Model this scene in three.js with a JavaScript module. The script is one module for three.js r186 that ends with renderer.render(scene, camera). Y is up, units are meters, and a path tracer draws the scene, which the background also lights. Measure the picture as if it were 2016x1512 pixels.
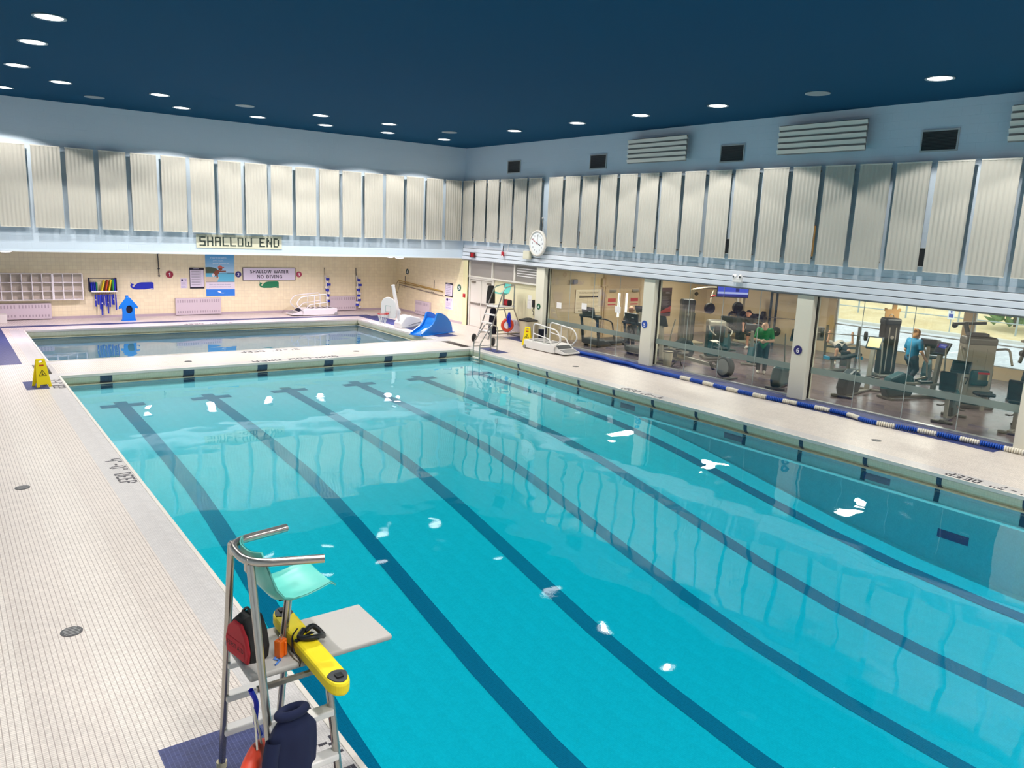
import * as THREE from 'three';
import { RoundedBoxGeometry } from 'three/addons/geometries/RoundedBoxGeometry.js';
import { mergeGeometries, mergeVertices } from 'three/addons/utils/BufferGeometryUtils.js';
import { MarchingCubes } from 'three/addons/objects/MarchingCubes.js';
import { RectAreaLightUniformsLib } from 'three/addons/lights/RectAreaLightUniformsLib.js';

// ---------------------------------------------------------------- camera, sky, exposure
RectAreaLightUniformsLib.init();
const scene = new THREE.Scene();
const renderer = new THREE.WebGLRenderer({ antialias: true });
renderer.toneMapping = THREE.LinearToneMapping;
renderer.toneMappingExposure = 1.02;
renderer.shadowMap.enabled = true;
const D2R = Math.PI / 180;
const camera = new THREE.PerspectiveCamera(52.65, 2016 / 1512, 0.1, 400);
camera.position.set(0, 4.27, 0);
camera.rotation.set(-11.277 * D2R, -36.886 * D2R, 2.499 * D2R, 'YXZ');
scene.add(camera);
scene.background = new THREE.Color(0.92, 0.96, 1.0);
scene.backgroundIntensity = 2.2;

// light levels of the place
const LAMP_CD = 46, LAMP_COLOR = [1.0, 0.955, 0.91];
const SOFFIT_CD = 25, SOFFIT_COLOR = [1.0, 0.84, 0.98];
const GYM_RADIANCE = 32.0, GYM_COLOR = [1.0, 0.93, 0.82];

// ---------------------------------------------------------------- helpers
let seed = 20240611;
const rnd = () => { seed = (seed * 1664525 + 1013904223) >>> 0; return seed / 4294967296; };
const rr = (a, b) => a + (b - a) * rnd();
const taken = {};
function numbered(n) { if (!(n in taken)) { taken[n] = 0; return n; } taken[n]++; return n + '_' + String(taken[n]).padStart(3, '0'); }
function shade(o) { o.traverse((c) => { if (c.isMesh) { c.castShadow = true; c.receiveShadow = true; } }); return o; }
function thing(name, label, category, pos = [0, 0, 0], turn = 0, group) {
  const o = new THREE.Group(); o.name = numbered(name); scene.add(o);
  o.position.set(...pos); o.rotation.y = turn; o.userData = { label, category };
  if (group) o.userData.group = group;
  return o;
}
const ORD = ['first', 'second', 'third', 'fourth', 'fifth', 'sixth', 'seventh', 'eighth', 'ninth', 'tenth', 'eleventh', 'twelfth', 'thirteenth', 'fourteenth', 'fifteenth', 'sixteenth', 'seventeenth', 'eighteenth', 'nineteenth', 'twentieth', 'twenty-first', 'twenty-second', 'twenty-third', 'twenty-fourth'];
const merged = (g) => (Array.isArray(g) ? (g.length === 1 ? g[0] : mergeGeometries(g.map((q) => { const c = q.index ? q.toNonIndexed() : q.clone(); for (const k of Object.keys(c.attributes)) if (!['position', 'normal', 'uv'].includes(k)) c.deleteAttribute(k); return c; }))) : g);
function mesh(name, g, m, parent, label) {
  const o = new THREE.Mesh(merged(g), m); o.name = parent ? name : numbered(name);
  o.castShadow = o.receiveShadow = true; (parent || scene).add(o);
  if (label) o.userData.label = label;
  return o;
}
function single(name, g, m, label, category, group) {
  const o = mesh(name, g, m); o.userData = { label, category }; if (group) o.userData.group = group; return o;
}
function struct(name, g, m, parent, label) {
  const o = mesh(name, g, m, parent); if (!parent) o.userData.kind = 'structure'; if (label) o.userData.label = label; return o;
}
function dup(root, pos, turn, label) {
  const r = root.clone(); r.name = numbered(root.name.replace(/_\d{3}$/, '')); scene.add(r);
  r.userData = { ...root.userData }; if (pos) r.position.set(...pos); if (turn !== undefined) r.rotation.y = turn; if (label) r.userData.label = label;
  return r;
}
// geometry
const V = (x, y, z) => new THREE.Vector3(x, y, z);
const box = (w, h, d, x = 0, y = 0, z = 0) => new THREE.BoxGeometry(w, h, d).translate(x, y, z);
const span = (x0, x1, y0, y1, z0, z1) => box(x1 - x0, y1 - y0, z1 - z0, (x0 + x1) / 2, (y0 + y1) / 2, (z0 + z1) / 2);
const rbox = (w, h, d, r, x = 0, y = 0, z = 0, s = 2) => new RoundedBoxGeometry(w, h, d, s, Math.min(r, w / 2.01, h / 2.01, d / 2.01)).translate(x, y, z);
const rot = (g, rx = 0, ry = 0, rz = 0) => g.rotateX(rx).rotateY(ry).rotateZ(rz);
const cyl = (r, h, x = 0, y = 0, z = 0, n = 16, r2 = r) => new THREE.CylinderGeometry(r2, r, h, n).translate(x, y, z);
function bar(a, b, r, n = 10, r2 = r) { // round bar between two points
  const A = V(...a), B = V(...b), d = B.clone().sub(A), g = new THREE.CylinderGeometry(r2, r, d.length(), n);
  g.applyQuaternion(new THREE.Quaternion().setFromUnitVectors(V(0, 1, 0), d.normalize()));
  return g.translate((A.x + B.x) / 2, (A.y + B.y) / 2, (A.z + B.z) / 2);
}
function beam(a, b, w, h) { // square bar between two points, h measured upwards
  const A = V(...a), B = V(...b), d = B.clone().sub(A), L = d.length(), g = new THREE.BoxGeometry(w, h, L);
  const m = new THREE.Matrix4().lookAt(V(0, 0, 0), d, Math.abs(d.y) > 0.98 * L ? V(1, 0, 0) : V(0, 1, 0));
  return g.applyMatrix4(m).translate((A.x + B.x) / 2, (A.y + B.y) / 2, (A.z + B.z) / 2);
}
function tube(pts, r, closed = false, n = 8, seg) {
  const c = new THREE.CatmullRomCurve3(pts.map((p) => V(...p)), closed, 'centripetal');
  return new THREE.TubeGeometry(c, seg || pts.length * 6, r, n, closed);
}
function bentTube(pts, r, fillet, n = 8) { // straight runs joined by rounded corners
  const P = pts.map((p) => V(...p)), path = new THREE.CurvePath();
  let last = P[0];
  for (let i = 1; i < P.length - 1; i++) {
    const a = P[i - 1].clone().sub(P[i]), b = P[i + 1].clone().sub(P[i]), f = Math.min(fillet, a.length() * 0.49, b.length() * 0.49);
    const s = P[i].clone().add(a.setLength(f)), e = P[i].clone().add(b.setLength(f));
    path.add(new THREE.LineCurve3(last, s)); path.add(new THREE.QuadraticBezierCurve3(s, P[i], e)); last = e;
  }
  path.add(new THREE.LineCurve3(last, P[P.length - 1]));
  const q = []; path.curves.forEach((c, k) => { const N = c.isLineCurve3 ? 1 : 6; for (let j = k ? 1 : 0; j <= N; j++) q.push(c.getPoint(j / N)); });
  const poly = new THREE.CurvePath(); for (let i = 1; i < q.length; i++) if (q[i].distanceTo(q[i - 1]) > 1e-5) poly.add(new THREE.LineCurve3(q[i - 1], q[i]));
  return sweep(q.filter((p, i) => !i || p.distanceTo(q[i - 1]) > 1e-5), r, n);
}
function sweep(q, r, n = 8) { // tube along a polyline with capped ends
  const pos = [], nor = [], uv = [], idx = []; let N = null;
  for (let i = 0; i < q.length; i++) {
    const t = (i === 0 ? q[1].clone().sub(q[0]) : i === q.length - 1 ? q[i].clone().sub(q[i - 1]) : q[i + 1].clone().sub(q[i - 1])).normalize();
    if (!N) { N = Math.abs(t.y) < 0.9 ? V(0, 1, 0) : V(1, 0, 0); }
    N = N.clone().sub(t.clone().multiplyScalar(N.dot(t))).normalize(); const B = t.clone().cross(N);
    for (let j = 0; j <= n; j++) { const a = j / n * Math.PI * 2, d = N.clone().multiplyScalar(Math.cos(a)).addScaledVector(B, Math.sin(a)); const p = q[i].clone().addScaledVector(d, r); pos.push(p.x, p.y, p.z); nor.push(d.x, d.y, d.z); uv.push(j / n, i); }
    if (i) for (let j = 0; j < n; j++) { const a = (i - 1) * (n + 1) + j, b = a + n + 1; idx.push(a, a + 1, b, b, a + 1, b + 1); }
  }
  for (const [i, s] of [[0, -1], [q.length - 1, 1]]) {
    const t = (i ? q[i].clone().sub(q[i - 1]) : q[0].clone().sub(q[1])).normalize(), c0 = pos.length / 3; pos.push(q[i].x, q[i].y, q[i].z); nor.push(t.x, t.y, t.z); uv.push(0, 0);
    for (let j = 0; j <= n; j++) { const k = i * (n + 1) + j; pos.push(pos[k * 3], pos[k * 3 + 1], pos[k * 3 + 2]); nor.push(t.x, t.y, t.z); uv.push(0, 0); }
    for (let j = 0; j < n; j++) s > 0 ? idx.push(c0, c0 + 1 + j, c0 + 2 + j) : idx.push(c0, c0 + 2 + j, c0 + 1 + j);
  }
  const g = new THREE.BufferGeometry(); g.setAttribute('position', new THREE.Float32BufferAttribute(pos, 3)); g.setAttribute('normal', new THREE.Float32BufferAttribute(nor, 3)); g.setAttribute('uv', new THREE.Float32BufferAttribute(uv, 2)); g.setIndex(idx);
  return g;
}
function extrude(pts, depth, bevel = 0, curve = 6) { // outline in xy, thickness along z, centred
  const s = pts instanceof THREE.Shape ? pts : new THREE.Shape(pts.map((p) => new THREE.Vector2(...p)));
  return new THREE.ExtrudeGeometry(s, { depth: depth - 2 * bevel, bevelEnabled: bevel > 0, bevelThickness: bevel, bevelSize: bevel, bevelOffset: -bevel, bevelSegments: 2, curveSegments: curve }).translate(0, 0, -depth / 2 + bevel);
}
const lathe = (pts, n = 20) => new THREE.LatheGeometry(pts.map((p) => new THREE.Vector2(...p)), n);
function metreUV(g) { // uv in metres by the face's main direction
  g = g.index ? g.toNonIndexed() : g; g.computeVertexNormals(); const p = g.attributes.position, nn = g.attributes.normal, uv = new Float32Array(p.count * 2);
  for (let i = 0; i < p.count; i++) { const ax = Math.abs(nn.getX(i)), ay = Math.abs(nn.getY(i)), az = Math.abs(nn.getZ(i)), x = p.getX(i), y = p.getY(i), z = p.getZ(i);
    if (ay >= ax && ay >= az) { uv[i * 2] = x; uv[i * 2 + 1] = -z; } else if (ax >= az) { uv[i * 2] = -z; uv[i * 2 + 1] = y; } else { uv[i * 2] = x; uv[i * 2 + 1] = y; } }
  g.setAttribute('uv', new THREE.BufferAttribute(uv, 2)); return g;
}
// textures
function dataTex(n, f, size, srgb = true) { // f(u, v) -> [r, g, b] 0..255; size metres covered
  const d = new Uint8Array(n * n * 4);
  for (let j = 0; j < n; j++) for (let i = 0; i < n; i++) { const c = f(i / n, j / n), k = (j * n + i) * 4; d[k] = c[0]; d[k + 1] = c[1]; d[k + 2] = c[2]; d[k + 3] = 255; }
  const t = new THREE.DataTexture(d, n, n); t.wrapS = t.wrapT = THREE.RepeatWrapping; t.magFilter = THREE.LinearFilter; t.minFilter = THREE.LinearMipmapLinearFilter; t.generateMipmaps = true;
  if (srgb) t.colorSpace = THREE.SRGBColorSpace; t.repeat.set(1 / size, 1 / size); t.needsUpdate = true; return t;
}
const hash = (i, j, k = 0) => { let h = (i * 374761393 + j * 668265263 + k * 974634777) | 0; h = Math.imul(h ^ (h >>> 13), 1274126177); return ((h ^ (h >>> 16)) >>> 0) / 4294967296; };
function pnoise(u, v, f, k) { // value noise, periodic over one unit
  const x = u * f, y = v * f, i = Math.floor(x), j = Math.floor(y), a = x - i, b = y - j, s = a * a * (3 - 2 * a), t = b * b * (3 - 2 * b), m = (n) => ((n % f) + f) % f;
  const h = (p, q) => hash(m(p), m(q), k); return (h(i, j) * (1 - s) + h(i + 1, j) * s) * (1 - t) + (h(i, j + 1) * (1 - s) + h(i + 1, j + 1) * s) * t;
}
function canvasTex(w, h, draw) {
  const c = document.createElement('canvas'); c.width = w; c.height = h; const g = c.getContext('2d'); draw(g, w, h);
  const t = new THREE.CanvasTexture(c); t.colorSpace = THREE.SRGBColorSpace; t.magFilter = THREE.LinearFilter; return t;
}
const std = (color, roughness = 0.6, metalness = 0, extra = {}) => new THREE.MeshStandardMaterial({ color, roughness, metalness, ...extra });
const phys = (o) => new THREE.MeshPhysicalMaterial(o);

// ---------------------------------------------------------------- materials
function tileTex(n, tiles, size, tileA, tileB, grout, gw, gh, stain = 0, rows = tiles) {
  return dataTex(n, (u, v) => {
    const x = u * tiles, y = v * rows, i = Math.floor(x), j = Math.floor(y), a = x - i, b = y - j;
    const s = 1 - stain * (pnoise(u, v, 6, 3) * 0.6 + pnoise(u, v, 19, 4) * 0.4);
    if (a < gw || b < gh) return grout.map((c) => c * s);
    const m = hash(i, j, 7); return tileA.map((c, k) => (c + (tileB[k] - c) * m) * s);
  }, size);
}
const T = {
  deck: tileTex(1024, 22, 1.056, [238, 230, 221], [223, 215, 206], [168, 157, 147], 0.15, 0.13, 0.06, 40),
  deckBand: tileTex(1024, 22, 1.056, [231, 222, 213], [218, 209, 200], [164, 152, 143], 0.15, 0.13, 0.06, 40),
  border: tileTex(512, 20, 0.5, [214, 211, 208], [203, 200, 198], [178, 174, 172], 0.08, 0.08, 0.06),
  blue: tileTex(512, 16, 0.528, [60, 74, 140], [48, 60, 122], [96, 108, 166], 0.10, 0.05, 0.1),
  darkTile: tileTex(256, 8, 0.2, [46, 66, 92], [36, 54, 78], [84, 104, 124], 0.09, 0.09, 0.08),
  wallTile: tileTex(512, 8, 1.2, [246, 236, 196], [240, 229, 188], [224, 212, 174], 0.045, 0.045, 0.04),
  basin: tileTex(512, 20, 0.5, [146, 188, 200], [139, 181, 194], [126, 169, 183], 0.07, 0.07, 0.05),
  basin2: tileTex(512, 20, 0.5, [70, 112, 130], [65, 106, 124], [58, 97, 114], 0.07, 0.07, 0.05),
  gutter: tileTex(256, 8, 0.4, [205, 208, 182], [197, 200, 174], [182, 186, 160], 0.06, 0.06, 0.05),
  lane: tileTex(256, 8, 0.2, [22, 98, 130], [16, 89, 121], [40, 116, 146], 0.08, 0.08, 0.06),
  block: dataTex(512, (u, v) => { // painted concrete block: courses of 0.2 m, blocks of 0.4 m
    const r = Math.floor(v * 8), b = v * 8 - r, x = u * 4 + (r % 2) * 0.5, a = x - Math.floor(x), n = pnoise(u, v, 128, 9) * 16; const j = a < 0.012 || b < 0.03; return [j ? 150 : 226 + n, j ? 150 : 226 + n, j ? 150 : 226 + n];
  }, 1.6, false),
  grain: dataTex(256, (u, v) => { const n = 120 + pnoise(u, v, 64, 1) * 90 + pnoise(u, v, 128, 2) * 45; return [n, n, n]; }, 0.4, false),
  ripple: dataTex(1024, (u, v) => {
    const t = Math.PI * 2; let h = 0;
    const W = [[3, 1, 0.30, 1.1], [2, -3, 0.28, 4.0], [5, 2, 0.17, 2.0], [-4, 5, 0.15, 0.4], [7, -3, 0.09, 5.1], [6, 8, 0.06, 3.3], [11, 4, 0.035, 1.7], [-9, 10, 0.03, 2.9], [14, -6, 0.02, 0.2]];
    for (const [a, b, m, p] of W) h += m * Math.sin(t * (a * u + b * v) + p + 0.8 * Math.sin(t * (b * u - a * v) * 0.5 * 2 + p));
    const c = 128 + 110 * h / 1.1; return [c, c, c];
  }, 7.0, false),
  asphalt: dataTex(256, (u, v) => { const n = 182 + pnoise(u, v, 64, 1) * 34 + pnoise(u, v, 8, 2) * 18; return [n, n, n + 6]; }, 6),
  grass: dataTex(512, (u, v) => { const n = pnoise(u, v, 10, 1) * 0.5 + pnoise(u, v, 60, 2) * 0.3 + pnoise(u, v, 200, 3) * 0.35; return [226 + 36 * (n - 0.5), 200 + 44 * (n - 0.5), 152 + 56 * (n - 0.5)]; }, 9),
  gymFloor: dataTex(256, (u, v) => { const n = hash(Math.floor(u * 256), Math.floor(v * 256)) * 22 + pnoise(u, v, 12, 3) * 10; return [104 + n, 92 + n, 96 + n]; }, 1.5),
};
const M = {
  deck: std(0xffffff, 0.42, 0, { map: T.deck }), deckBand: std(0xffffff, 0.42, 0, { map: T.deckBand }), border: std(0xffffff, 0.38, 0, { map: T.border }),
  coping: std(0xdcd6cc, 0.4), blueTile: std(0xdadada, 0.55, 0, { map: T.blue }), darkTile: std(0xffffff, 0.35, 0, { map: T.darkTile }), letterTile: std(0x35333c, 0.45),
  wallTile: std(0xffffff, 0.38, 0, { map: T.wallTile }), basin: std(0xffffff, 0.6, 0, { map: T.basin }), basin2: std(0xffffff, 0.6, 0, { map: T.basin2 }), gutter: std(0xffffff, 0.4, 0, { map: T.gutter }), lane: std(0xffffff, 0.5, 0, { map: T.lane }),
  upperWall: std(0xcfdeea, 0.7, 0, { bumpMap: T.block, bumpScale: 0.006 }), ceiling: phys({ color: 0x064768, roughness: 0.9, specularIntensity: 0.3, bumpMap: T.grain, bumpScale: 0.002 }),
  fascia: std(0xdde3ea, 0.55), soffit: std(0xd9d6d2, 0.7), column: std(0xe6e2cf, 0.6, 0, { bumpMap: T.block, bumpScale: 0.002 }), baseTile: std(0xb9aaae, 0.5),
  fabric: std(0xb8b5aa, 0.9), panelFrame: std(0xd8d4c8, 0.6), steel: std(0xb6b2aa, 0.24, 0.9), steelDull: std(0x9c978c, 0.4, 0.8),
  white: std(0xf0eeea, 0.4), whitePlastic: std(0xe4e2de, 0.3), offWhite: std(0xe2ddd2, 0.5), grey: std(0x8d8d8c, 0.5), darkGrey: std(0x3c3f42, 0.5), black: std(0x18191b, 0.45), rubber: std(0x1d1c1c, 0.8),
  aluminium: std(0xc3c5c6, 0.35, 0.7), heater: std(0xcfc3c6, 0.5), heaterSlot: std(0xa89ca0, 0.7), doorPaint: std(0xd9d4c8, 0.45), doorTan: std(0xc7ad86, 0.5), trimTan: std(0xb99f7a, 0.5),
  lamp: new THREE.MeshStandardMaterial({ color: 0xffffff, emissive: 0xffffff, emissiveIntensity: 4.5, roughness: 0.5 }), lampOff: std(0x8d959a, 0.4), lampRing: std(0x9aa8b0, 0.5), lampCan: std(0x2a4a5c, 0.4, 0.4),
  lampSoffit: new THREE.MeshStandardMaterial({ color: 0xffffff, emissive: new THREE.Color(1, 0.9, 1), emissiveIntensity: 3.0, roughness: 0.5 }), purple: std(0x3c2a6e, 0.5),
  waterSurface: phys({ color: 0xffffff, roughness: 0.0, transmission: 1, thickness: 0, ior: 1.33, bumpMap: T.ripple, bumpScale: 0.009 }),
  waterBody: phys({ color: 0xffffff, roughness: 1, specularIntensity: 0, transparent: true, opacity: 0.002, thickness: 1, attenuationColor: new THREE.Color(0.13, 0.955, 0.995), attenuationDistance: 1.5 }),
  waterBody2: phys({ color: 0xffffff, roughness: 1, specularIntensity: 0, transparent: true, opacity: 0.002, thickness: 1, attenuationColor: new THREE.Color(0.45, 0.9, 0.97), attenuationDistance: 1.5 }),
  glass: phys({ color: new THREE.Color(0.90, 0.93, 0.91), roughness: 0.02, transmission: 1, thickness: 0, ior: 1.5 }), frost: phys({ color: new THREE.Color(0.50, 0.58, 0.56), roughness: 0.6, transmission: 0.8, thickness: 0 }),
  seam: std(0xb9c3bf, 0.3), turquoise: std(0x63c4b8, 0.35), yellow: std(0xf0d820, 0.6), yellowSign: std(0xf2d800, 0.45), red: std(0xb3202c, 0.7), orange: std(0xea6a12, 0.35), ringOrange: std(0xd8452a, 0.45), navy: std(0x121c3e, 0.95), navyDark: std(0x14182c, 0.9), royal: std(0x1f3f9e, 0.5), slide: std(0x1278d6, 0.25), blueFoam: std(0x2334b4, 0.6), greenPaint: std(0x0f7a4c, 0.5), bluePaint: std(0x1426b0, 0.5), ropeBlue: std(0x1450b4, 0.4), ropeWhite: std(0xe9e4d4, 0.45), cord: std(0xd8d4c8, 0.7),
  plateTex: std(0xb2b0ac, 0.75, 0, { bumpMap: T.grain, bumpScale: 0.0015 }), bin: std(0xcfc1a4, 0.6),
  ventDark: std(0x2b2e30, 0.7), ventFrame: std(0xb6babb, 0.5), chalk: std(0xf4f2ee, 0.8),
  asphalt: std(0xffffff, 0.95, 0, { map: T.asphalt }), grass: std(0xffffff, 1, 0, { map: T.grass }), gymFloor: std(0xffffff, 0.25, 0, { map: T.gymFloor }), gymWall: std(0xcdb896, 0.7, 0, { bumpMap: T.block, bumpScale: 0.006 }), gymCeil: std(0xb8b2a6, 0.8),
  skin: std(0xc98f70, 0.6), skinPale: std(0xe0b08f, 0.6), hairGrey: std(0x8a7a68, 0.9), hairBlond: std(0x9a6f42, 0.9), hairDark: std(0x2a211c, 0.9), shirtGreen: std(0x158a48, 0.85), shirtDark: std(0x4a463c, 0.85), shirtTeal: std(0x0f6f95, 0.85), shirtWhite: std(0xd8d2c6, 0.85), shirtBlack: std(0x1d1d20, 0.85), shortsDark: std(0x232a33, 0.9), trousers: std(0x2d3742, 0.9),
  machine: std(0x6f6d66, 0.45, 0.2), machineLight: std(0xa09b8e, 0.4, 0.3), machineDark: std(0x23323a, 0.5), machineTeal: std(0x1f474d, 0.5), pad: std(0x1f2426, 0.6), rackBeige: std(0xb9ac92, 0.45), screenBlack: std(0x0d1014, 0.2), fence: std(0xa9b6bb, 0.6), leaf: std(0x6f8f55, 0.95), bark: std(0x6b5a48, 0.95), woodTan: std(0xc99a5c, 0.7),
};

// ---------------------------------------------------------------- the hall
const XL = 2.455, XR = 15.235, ZF = -22.91, ZE = -0.05, ZN = -25.35, ZS = -32.1, ZW = -35.38, ZA = -29.19, XW = 18.9, YC = 7.58, YB = 2.93, YWATER = -0.302, RX = 19.2;
const S = (...a) => metreUV(span(...a));
// deck in tile fields: cream field tile, slightly greyer bands parallel to the pool, smooth border strips
struct('floor', [S(-4.2, 0.35, -0.06, 0, -32.9, 7.2), S(0.95, 1.55, -0.06, 0, -32.9, 7.2), S(15.7, RX, -0.06, 0, ZW, 7.2), S(2.0, 15.7, -0.06, 0, ZW, -32.55), S(2.0, 15.7, -0.06, 0, ZN + 0.45, ZF - 0.45), S(2.0, 15.7, -0.06, 0, 0.4, 7.2), S(-4.2, 2.0, -0.06, 0, ZW, -32.9)], M.deck, null, 'cream mosaic tile pool deck');
struct('floor', [S(0.35, 0.95, -0.06, 0, -32.9, 7.2), S(1.55, 2.0, -0.06, 0, -32.9, 7.2)], M.deckBand, null, 'slightly greyer bands of mosaic tile along the pool');
struct('floor', [S(2.0, XL, -0.06, 0, -32.55, 0.4), S(XR, 15.7, -0.06, 0, -32.55, 0.4), S(XL, XR, -0.06, 0, -32.55, ZS), S(XL, XR, -0.06, 0, ZN, ZN + 0.45), S(XL, XR, -0.06, 0, ZF - 0.45, ZF), S(XL, XR, -0.06, 0, ZE, 0.4)], M.border, null, 'smooth pale grey border tile around both pools');
// raised coping lips
function copingRing(x0, x1, z0, z1) { return [span(x0 - 0.04, x0 + 0.01, -0.055, 0.012, z0 - 0.04, z1 + 0.04), span(x1 - 0.01, x1 + 0.04, -0.055, 0.012, z0 - 0.04, z1 + 0.04), span(x0 + 0.01, x1 - 0.01, -0.055, 0.012, z0 - 0.04, z0 + 0.01), span(x0 + 0.01, x1 - 0.01, -0.055, 0.012, z1 - 0.01, z1 + 0.04)]; }
struct('trim', copingRing(XL, XR, ZF, ZE), M.coping, null, 'white raised coping lip of the lap pool'); struct('trim', copingRing(XL, XR, ZS, ZN), M.coping, null, 'white raised coping lip of the shallow pool');
// recessed gutter profile: [outward, height]
const GP = [[0.0, -0.05], [0.0, -0.105], [0.006, -0.15], [0.022, -0.195], [0.055, -0.235], [0.09, -0.25], [0.09, -0.262], [0.0, -0.266], [-0.015, -0.275], [0.0, -0.29]];
function along(profile, a, b, out, off = 0) { // sweep a profile from a to b (points in plan), out = outward direction
  const pos = [], uv = [], idx = []; let s = 0;
  profile.forEach(([o, y], k) => { if (k) s += Math.hypot(o - profile[k - 1][0], y - profile[k - 1][1]); for (const [p, t] of [[a, 0], [b, Math.hypot(b[0] - a[0], b[1] - a[1])]]) { pos.push(p[0] + out[0] * (o - off), y, p[1] + out[1] * (o - off)); uv.push(t, s); } });
  for (let k = 0; k < profile.length - 1; k++) idx.push(2 * k, 2 * k + 1, 2 * k + 2, 2 * k + 2, 2 * k + 1, 2 * k + 3);
  const g = new THREE.BufferGeometry(); g.setAttribute('position', new THREE.Float32BufferAttribute(pos, 3)); g.setAttribute('uv', new THREE.Float32BufferAttribute(uv, 2)); g.setIndex(idx); const q = g.toNonIndexed(); q.computeVertexNormals(); return q;
}
const e = 0.12;
const ring = (x0, x1, z0, z1, p) => [along(p, [x0, z1 + e], [x0, z0 - e], [-1, 0]), along(p, [x0 - e, z0], [x1 + e, z0], [0, -1]), along(p, [x1, z0 - e], [x1, z1 + e], [1, 0]), along(p, [x1 + e, z1], [x0 - e, z1], [0, 1])];
// basins: floor profile along the length (height against z), shallower towards the gym side
const PROF = [[-22.91, -0.41], [-20.8, -0.43], [-18, -0.48], [-16, -0.55], [-14.3, -0.64], [-13, -0.80], [-12, -0.96], [-10.5, -1.25], [-9.5, -1.45], [-8, -1.74], [-6.5, -1.95], [-5, -2.07], [-3.4, -2.12], [-0.05, -2.16]];
const lerpT = (t, x) => { for (let i = 1; i < t.length; i++) if (x <= t[i][0]) { const [a, b] = [t[i - 1], t[i]]; return b[1] + (a[1] - b[1]) * (b[0] - x) / (b[0] - a[0]); } return t[t.length - 1][1]; };
const KX = [[2.4, 1], [10.6, 1], [12.0, 0.94], [14.13, 0.77], [15.3, 0.78]];
const bottom = (x, z) => { const y = lerpT(PROF, z); return -0.41 + (y + 0.41) * lerpT(KX, x); };
function grid(x0, x1, nx, z0, z1, nz, f, lift = 0) {
  const pos = [], uv = [], idx = [];
  for (let j = 0; j <= nz; j++) for (let i = 0; i <= nx; i++) { const x = x0 + (x1 - x0) * i / nx, z = z0 + (z1 - z0) * j / nz; pos.push(x, f(x, z) + lift, z); uv.push(x, -z); }
  for (let j = 0; j < nz; j++) for (let i = 0; i < nx; i++) { const a = j * (nx + 1) + i, b = a + nx + 1; idx.push(a, b, a + 1, a + 1, b, b + 1); }
  const g = new THREE.BufferGeometry(); g.setAttribute('position', new THREE.Float32BufferAttribute(pos, 3)); g.setAttribute('uv', new THREE.Float32BufferAttribute(uv, 2)); g.setIndex(idx); g.computeVertexNormals(); return g;
}
const yWallTop = -0.288;
const basin = new THREE.Group(); basin.name = 'pool_basin'; basin.userData = { kind: 'structure', label: 'pale aqua tiled basin of the lap pool with sloping floor' }; scene.add(basin);
mesh('basin_floor', grid(XL, XR, 24, ZF, ZE, 110, bottom), M.basin, basin);
mesh('basin_wall', [S(XL - 0.2, XL, -2.6, yWallTop, ZF - 0.2, ZE + 0.2), S(XL, XR, -2.6, yWallTop, ZF - 0.2, ZF), S(XR, XR + 0.2, -2.6, yWallTop, ZF - 0.2, ZE + 0.2), S(XL, XR, -2.6, yWallTop, ZE, ZE + 0.2)], M.basin, basin);
mesh('ledge', S(XR - 0.24, XR - 0.001, -2.6, -0.545, -14.2, ZE), M.basin, basin);
mesh('gutter', ring(XL, XR, ZF, ZE, GP), M.gutter, basin, 'grey green recessed gutter of the lap pool');
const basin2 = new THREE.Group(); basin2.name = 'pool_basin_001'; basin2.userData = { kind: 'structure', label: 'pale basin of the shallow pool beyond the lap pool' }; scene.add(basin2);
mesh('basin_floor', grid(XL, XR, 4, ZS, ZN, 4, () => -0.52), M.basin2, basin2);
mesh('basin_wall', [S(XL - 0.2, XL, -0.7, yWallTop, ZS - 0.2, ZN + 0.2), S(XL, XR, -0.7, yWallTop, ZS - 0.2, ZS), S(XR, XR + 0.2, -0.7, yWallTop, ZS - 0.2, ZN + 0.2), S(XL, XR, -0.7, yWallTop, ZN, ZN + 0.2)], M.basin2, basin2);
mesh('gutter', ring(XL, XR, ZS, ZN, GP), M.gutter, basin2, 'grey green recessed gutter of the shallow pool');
// lane lines with cross bars, lane end markers
const LANES = [3.53, 5.65, 7.77, 9.89, 12.01, 14.13];
for (const x of LANES) {
  mesh('lane_line', [grid(x - 0.15, x + 0.15, 2, -21.15, -1.6, 96, bottom, 0.006), grid(x - 0.5, x - 0.15, 2, -20.87, -20.57, 1, bottom, 0.006), grid(x + 0.15, x + 0.5, 2, -20.87, -20.57, 1, bottom, 0.006)], M.lane, basin, 'dark blue tile lane line with cross bar');
  mesh('lane_marker', along(GP.slice(0, 7), [x - 0.15, ZF], [x + 0.15, ZF], [0, -1], 0.004), M.darkTile, basin, 'dark blue tile marker at the lane end');
  mesh('lane_marker', span(x - 0.15, x + 0.15, -0.42, -0.29, ZF, ZF + 0.004), M.darkTile, basin);
}
for (let k = 0; k < 13; k++) { const z = -20.0 + 1.5 * k; if (z > -0.4) break;
  mesh('depth_stripe', along(GP.slice(0, 7), [XR, z - 0.05], [XR, z + 0.05], [1, 0], 0.004), M.darkTile, basin); mesh('depth_stripe', span(XR - 0.004, XR, Math.max(bottom(XR, z), -0.54), -0.29, z - 0.05, z + 0.05), M.darkTile, basin); }
for (let k = 0; k < 5; k++) { const z = -14.9 + 3.6 * k; mesh('wall_inlay', span(XR - 0.006, XR, Math.max(bottom(XR, z) + 0.02, -0.50), -0.36, z - 0.28, z + 0.28), M.blueTile, basin, 'dark blue tile rectangle on the pool wall'); }
mesh('wall_inlay', span(XR - 0.25, XR - 0.235, -1.12, -0.96, -6.28, -5.72), M.blueTile, basin);
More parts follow.
